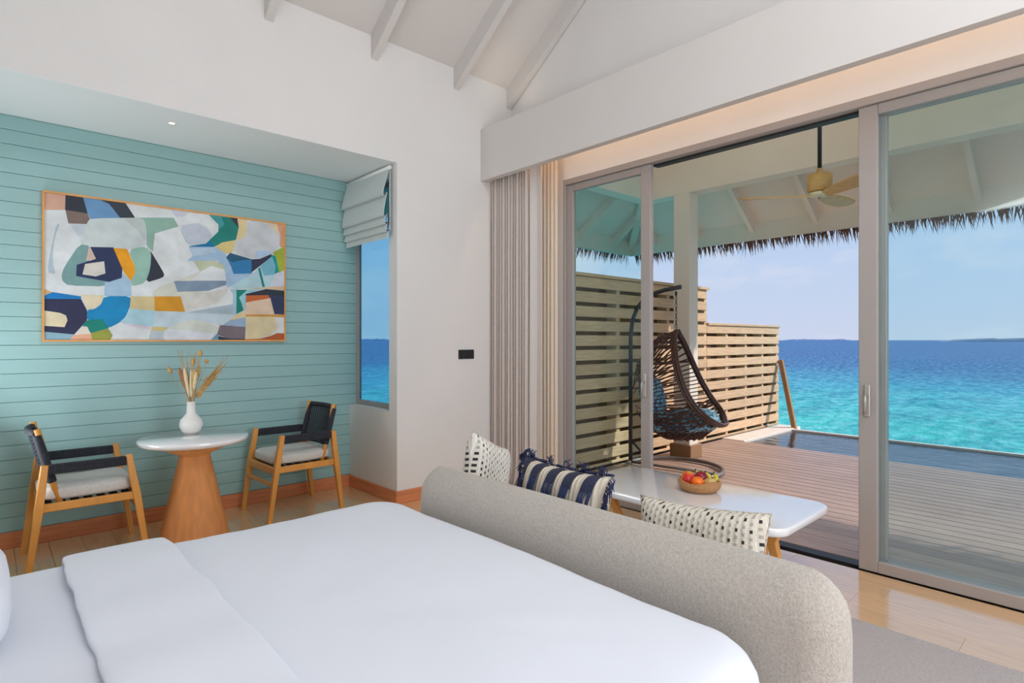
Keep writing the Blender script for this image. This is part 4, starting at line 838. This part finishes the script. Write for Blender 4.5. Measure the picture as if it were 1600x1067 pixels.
# patterned cushion cloth
def dashmat(name, nu, nv, base, per=10):
    m = bpy.data.materials.new(name); m.use_nodes = True; t = m.node_tree; p = t.nodes['Principled BSDF']; p.inputs['Roughness'].default_value = .95
    tc = N(t, 'ShaderNodeTexCoord'); sp = N(t, 'ShaderNodeSeparateXYZ'); t.links.new(tc.outputs['Object'], sp.inputs[0])
    def mth(op, a, b_=None, c_=None):
        n = N(t, 'ShaderNodeMath', operation=op)
        for i, v in enumerate((a, b_, c_)):
            if v is None: continue
            if isinstance(v, (int, float)): n.inputs[i].default_value = v
            else: t.links.new(v, n.inputs[i])
        return n.outputs[0]
    U = mth('MULTIPLY', sp.outputs['X'], nu); V = mth('MULTIPLY', sp.outputs['Z'], nv)
    fu = mth('FRACT', U); iu = mth('FLOOR', U)
    md = mth('ABSOLUTE', mth('SUBTRACT', mth('MODULO', mth('ADD', iu, 1000), per), per / 2))
    V2 = mth('ADD', V, mth('MULTIPLY', md, .5)); fv = mth('FRACT', V2); iv = mth('FLOOR', V2)
    inu = mth('MULTIPLY', mth('GREATER_THAN', fu, .30), mth('LESS_THAN', fu, .68)); inv = mth('MULTIPLY', mth('GREATER_THAN', fv, .2), mth('LESS_THAN', fv, .66))
    mask = mth('MULTIPLY', inu, inv)
    alt = mth('MODULO', mth('ADD', iv, mth('MULTIPLY', iu, 1)), 3); gray = mth('GREATER_THAN', alt, .5)
    edge = mth('LESS_THAN', fu, .14)
    cb = N(t, 'ShaderNodeMixRGB'); cb.inputs[1].default_value = (*s2l(base), 1); cb.inputs[2].default_value = (*s2l(tuple(min(255, v + 22) for v in base)), 1); t.links.new(edge, cb.inputs[0])
    cd = N(t, 'ShaderNodeMixRGB'); cd.inputs[1].default_value = (*s2l((48, 44, 46)), 1); cd.inputs[2].default_value = (*s2l((172, 164, 156)), 1); t.links.new(gray, cd.inputs[0])
    mx = N(t, 'ShaderNodeMixRGB'); t.links.new(mask, mx.inputs[0]); t.links.new(cb.outputs[0], mx.inputs[1]); t.links.new(cd.outputs[0], mx.inputs[2]); t.links.new(mx.outputs[0], p.inputs['Base Color'])
    w = N(t, 'ShaderNodeTexNoise', i_Scale=150.); t.links.new(tc.outputs['Object'], w.inputs['Vector'])
    hgt = mth('ADD', mth('MULTIPLY', mth('PINGPONG', U, .5), 1.6), mth('MULTIPLY', w.outputs[0], .8))
    b = N(t, 'ShaderNodeBump', i_Strength=.7, i_Distance=.006); t.links.new(hgt, b.inputs['Height']); t.links.new(b.outputs[0], p.inputs['Normal']); return m
MD1 = dashmat('dashed_cushion_cloth', 42, 38, (214, 206, 192)); MD2 = dashmat('dotted_cushion_cloth', 46, 30, (222, 216, 206), 4)
def cushion(name, label, cat, loc, rz, tilt, w, h, t_, m, lean=0, grp='cushions on the sofa'):
    o = bpy.data.objects.new(name, None); C.objects.link(o); o.location = loc; o.rotation_euler = (tilt, lean, rz); tag(o, label, cat, grp)
    b = MB(); pillow(b, w, h, t_, 28); c = b.build('cover', m, o); return o
c3 = cushion('lumbar_cushion', 'cream lumbar cushion with black and grey dashes at the near end of the sofa', 'cushion', (2.00, 1.135, .47), -PI / 2 - .05, 0, .555, .345, .16, MD1)
c3.rotation_euler = (-.22, -.07, -PI / 2 + .02)
pipe = MB(); pipe.tube([(x, 0, z) for (x, z) in [(.555 / 2 * uu * (1 - .09 * (1 - vv ** 2) * uu * uu), .1725 * vv * (1 - .09 * (1 - uu ** 2) * vv * vv) + .1725) for (uu, vv) in [(-1 + 2 * i / 12, -1) for i in range(12)] + [(1, -1 + 2 * i / 12) for i in range(12)] + [(1 - 2 * i / 12, 1) for i in range(12)] + [(-1, 1 - 2 * i / 12) for i in range(12)]]], .0035, 6, closed=True).build('piping', pmat('cream_piping', (196, 188, 174), .9, .5, 90), c3)
c1 = cushion('square_cushion', 'cream square cushion with small black dots at the far end of the sofa', 'cushion', (2.09, 2.52, .465), 0, 0, .42, .42, .17, MD2)
c1.rotation_euler = (-.12, .40, math.radians(17))
# striped cushion with tassels
def stripemat():
    m = pmat('ribbed_cream_cloth', (216, 205, 188), .95, .05, 60, .3, 160); t = m.node_tree; p = t.nodes['Principled BSDF']
    tc = N(t, 'ShaderNodeTexCoord'); wv = N(t, 'ShaderNodeTexWave', i_Scale=14., i_Distortion=.6); wv.bands_direction = 'X'; t.links.new(tc.outputs['Object'], wv.inputs['Vector'])
    b = N(t, 'ShaderNodeBump', i_Strength=.8, i_Distance=.006); t.links.new(wv.outputs[0], b.inputs['Height']); t.links.new(b.outputs[0], p.inputs['Normal']); return m
M_NAVY = pmat('navy_woven_cloth', (44, 48, 72), .95, .15, 80, .3, 200); M_NAVYT = pmat('navy_fringe_yarn', (44, 54, 92), .9, .3, 40)
c2 = cushion('tasselled_cushion', 'cream cushion with navy bands ending in tassels, middle of the sofa back', 'cushion', (2.01, 1.87, .485), 0, 0, .58, .36, .18, stripemat())
c2.rotation_euler = (-.20, 0, -PI / 2 - .04)
def psurf(u, v, s=-1, off=.004, w=.58, h=.36, t_=.18, pinch=.09, puff=.5):
    uu, vv = u * 2 - 1, v * 2 - 1
    return Vector((w / 2 * uu * (1 - pinch * (1 - vv ** 2) * uu ** 2), s * (t_ / 2 * max(0, 1 - uu ** 4) ** puff * max(0, 1 - vv ** 4) ** puff * 1.04 + off), h / 2 * vv * (1 - pinch * (1 - uu ** 2) * vv * vv) + h / 2))
bands = [(.03, .12, .78), (.22, .32, .77), (.42, .52, .76), (.61, .71, .75), (.81, .92, .75)]
for (a, b2, vb) in bands:
    b = MB()
    b.grid(lambda u, v: psurf(a + (b2 - a) * u, vb + (1 - vb) * v, -1, .005), 8, 10); b.grid(lambda u, v: psurf(a + (b2 - a) * u, vb + (1 - vb) * v, 1, .005), 8, 10)
    bo = b.build('navy_band', M_NAVY, c2)
    b = MB()
    for k in range(26):
        u = a + (b2 - a) * random.random(); p0 = psurf(u, vb + .02, -1, .007); L = random.uniform(.09, .14); pu = (u - (a + b2) / 2) * -.1 + random.uniform(-.012, .012)
        b.tube([p0, p0 + Vector((pu * .4, -.012, -L * .4)), p0 + Vector((pu, -.010 + random.uniform(-.01, .006), -L))], [.0022, .0026, .0018], 4)
    b.build('tassel', M_NAVYT, bo)
b = MB()
for k in range(170):
    u = random.uniform(.0, 1); cl = math.sin(u * 31) > .55
    p0 = psurf(u, .99, 1, 0); L = (.05 if cl else .022) * random.uniform(.6, 1.2)
    b.tube([p0, p0 + Vector((random.uniform(-.01, .01), random.uniform(-.02, .01), L * .6)), p0 + Vector((random.uniform(-.025, .025), random.uniform(-.04, .015), L * (.9 if cl else .5)))], [.0024, .0026, .0016], 4)
for side, uu in ((-1, .01), (1, .99)):
    for k in range(60):
        v = random.uniform(.45, 1); p0 = psurf(uu, v, -1, 0); L = random.uniform(.03, .09)
        b.tube([p0, p0 + Vector((side * .025, -.01, -L * .2)), p0 + Vector((side * random.uniform(.01, .035), random.uniform(-.03, .01), -L))], [.0024, .0028, .0018], 4)
for k in range(40):   # big corner tuft at the far top
    p0 = psurf(.03, .98, 1, 0); q_ = Vector((-.075 + random.uniform(-.01, .02), random.uniform(-.02, .02), .0 + random.uniform(-.02, .012)))
    b.tube([p0, p0 + Vector((-.025, 0, .045 + random.uniform(-.008, .008))), p0 + Vector((-.055, 0, .035 + random.uniform(-.01, .01))), p0 + q_], .003, 4)
tag(b.build('fringe', M_NAVYT, c2), kind='stuff')

# coffee table
ct = empty('coffee_table', (3.43, 1.99, 0), label='long white stone coffee table with rounded corners and bent wood legs', cat='table')
b = MB(); rings(b, -.375, -.74, .375, .74, .11, [(.03, .392), (.004, .404), (0, .412), (0, .444), (.003, .449), (.008, .45)], 10); b.build('tabletop', M_STONE, ct)
for (x, y) in ((-.20, -.64), (-.20, .50), (.20, -.40), (.20, .50)):
    sg = -1 if y > 0 else 1
    MB().tube([(x, y, .392), (x + .0, y + sg * .02, .33), (x + .01, y + sg * .10 if y > 0 else y - .01, .18), (x + .0, y + (sg * .06 if y > 0 else .03), .0)], [.026, .024, .02, .016], rect=True, sy=1.1).build('leg', M_OAK, ct)
MB().box((-.22, -.6, .36), (.22, .6, .392), .004).build('under_frame', M_OAK, ct)
bk_ = empty('fruit_basket', (3.50, 1.965, .45), label='round woven cane basket of fruit on the coffee table', cat='basket')
b = MB(); n = 64
def bs(u, v):
    a = u * 2 * PI; prof = [(.085, 0), (.105, .004), (.128, .025), (.138, .048), (.136, .062), (.128, .07), (.122, .062), (.118, .04), (.09, .012), (0, .010)]
    k = v * (len(prof) - 1); i = min(int(k), len(prof) - 2); f = k - i; r_ = prof[i][0] * (1 - f) + prof[i + 1][0] * f; z_ = prof[i][1] * (1 - f) + prof[i + 1][1] * f
    if i >= 3 and i <= 6: z_ += .008 * math.sin(a * 3 + 1)
    r_ += .0018 * math.sin(a * 60) * math.sin(k * 9); return Vector((r_ * math.cos(a), r_ * math.sin(a), z_))
b.grid(bs, 240, 40, closeu=True); b.build('bowl', M_BASKET, bk_)
b = MB(); b.tube([(.128 * math.cos(a), .128 * math.sin(a), .068 + .008 * math.sin(a * 3 + 1) + .002 * math.sin(a * 50)) for a in [2 * PI * i / 160 for i in range(160)]], .0065, 6, closed=True); b.build('rim', M_BASKET, bk_)
def two(name, c1_, c2_, sc=3, lo=.4, hi=.6, rough=.35):
    m = bpy.data.materials.new(name); m.use_nodes = True; t = m.node_tree; p = t.nodes['Principled BSDF']; p.inputs['Roughness'].default_value = rough
    tc = N(t, 'ShaderNodeTexCoord'); n_ = N(t, 'ShaderNodeTexNoise', i_Scale=float(sc)); t.links.new(tc.outputs['Object'], n_.inputs['Vector']); r_ = ramp(t, [(lo, s2l(c1_)), (hi, s2l(c2_))]); t.links.new(n_.outputs[0], r_.inputs[0]); t.links.new(r_.outputs[0], p.inputs['Base Color']); return m
def fruit(name, label, off, r_, m, prof=1, stem=True, sq=.92, rot=(0, 0, 0)):
    w = RV * off[0] + FV * off[1]; o = empty(name, (3.50 + w.x, 1.965 + w.y, .45 + off[2]), label=label, cat='fruit'); o.rotation_euler = rot
    o['group'] = 'fruit in the cane basket'
    b = MB(); b.lathe([(0, -r_ * sq * (.86 if prof else 1))] + [(r_ * math.sin(PI * i / 14) ** (.85), -r_ * sq * math.cos(PI * i / 14)) for i in range(1, 14)] + [(0, r_ * sq * (.80 if prof else 1))], 24); b.build('flesh', m, o)
    if stem: MB().tube([(0, 0, r_ * sq * .78), (.002, 0, r_ * sq + .008)], .0015, 5).build('stem', M_RATTAN, o)
fruit('mango', 'yellow and red mango at the left of the cane basket', (-.07, .015, .075), .047, two('mango_skin', (235, 160, 45), (200, 40, 40), 9), sq=1.2, rot=(.2, 1.2, .6), prof=0)
fruit('orange', 'bright orange fruit at the front of the cane basket', (-.03, -.055, .066), .042, two('orange_peel', (245, 110, 15), (250, 130, 30), 40), stem=False)
fruit('apple', 'dark red apple at the middle back of the cane basket', (.018, .02, .082), .042, two('red_apple_skin', (150, 20, 45), (120, 14, 40), 12, rough=.2))
fruit('pear', 'pale tan pear lying at the front right of the cane basket', (.05, -.05, .058), .036, two('pear_skin', (214, 180, 120), (200, 160, 100), 30, rough=.5), sq=1.25, rot=(1.3, .3, .2), prof=0)
MBAN = two('banana_skin', (196, 190, 50), (222, 200, 70), 9); MTIP = pmat('banana_tip', (70, 62, 30), .8)
for i, (dx, dy, ln, lb) in enumerate(((.045, .05, -.12, 'greenish banana standing at the back of the cane basket'), (.078, .035, .02, 'yellow banana leaning between two others in the cane basket'), (.098, .01, .16, 'yellow banana at the right edge of the cane basket'))):
    w = RV * dx + FV * dy; o = empty('banana', (3.50 + w.x, 1.965 + w.y, .485), label=lb, cat='fruit', group='bananas in the cane basket')
    d = RV; P = [(-.02 + ln * .0 + .028 * math.sin(k / 8 * PI) + ln * .2 * k / 8 - .01, k / 8 * (.085 if i < 1 else .075)) for k in range(9)]
    MB().tube([d * a + Vector((0, 0, z_)) for (a, z_) in P], [.008, .015, .0175, .018, .0178, .017, .0145, .009, .005], 10).build('skin', MBAN, o)
    MB().tube([d * P[-1][0] + Vector((0, 0, P[-1][1])), d * (P[-1][0]) + Vector((0, 0, P[-1][1] + .012))], .0045, 6).build('stem', MTIP, o)
# rug
rg = MB(); rg.box((.4, -.6, .001), (3.31, 2.95, .014), .005, seg=2); tag(rg.build('rug', M_RUG), 'grey wool rug under the sofa at the lower right', 'rug')
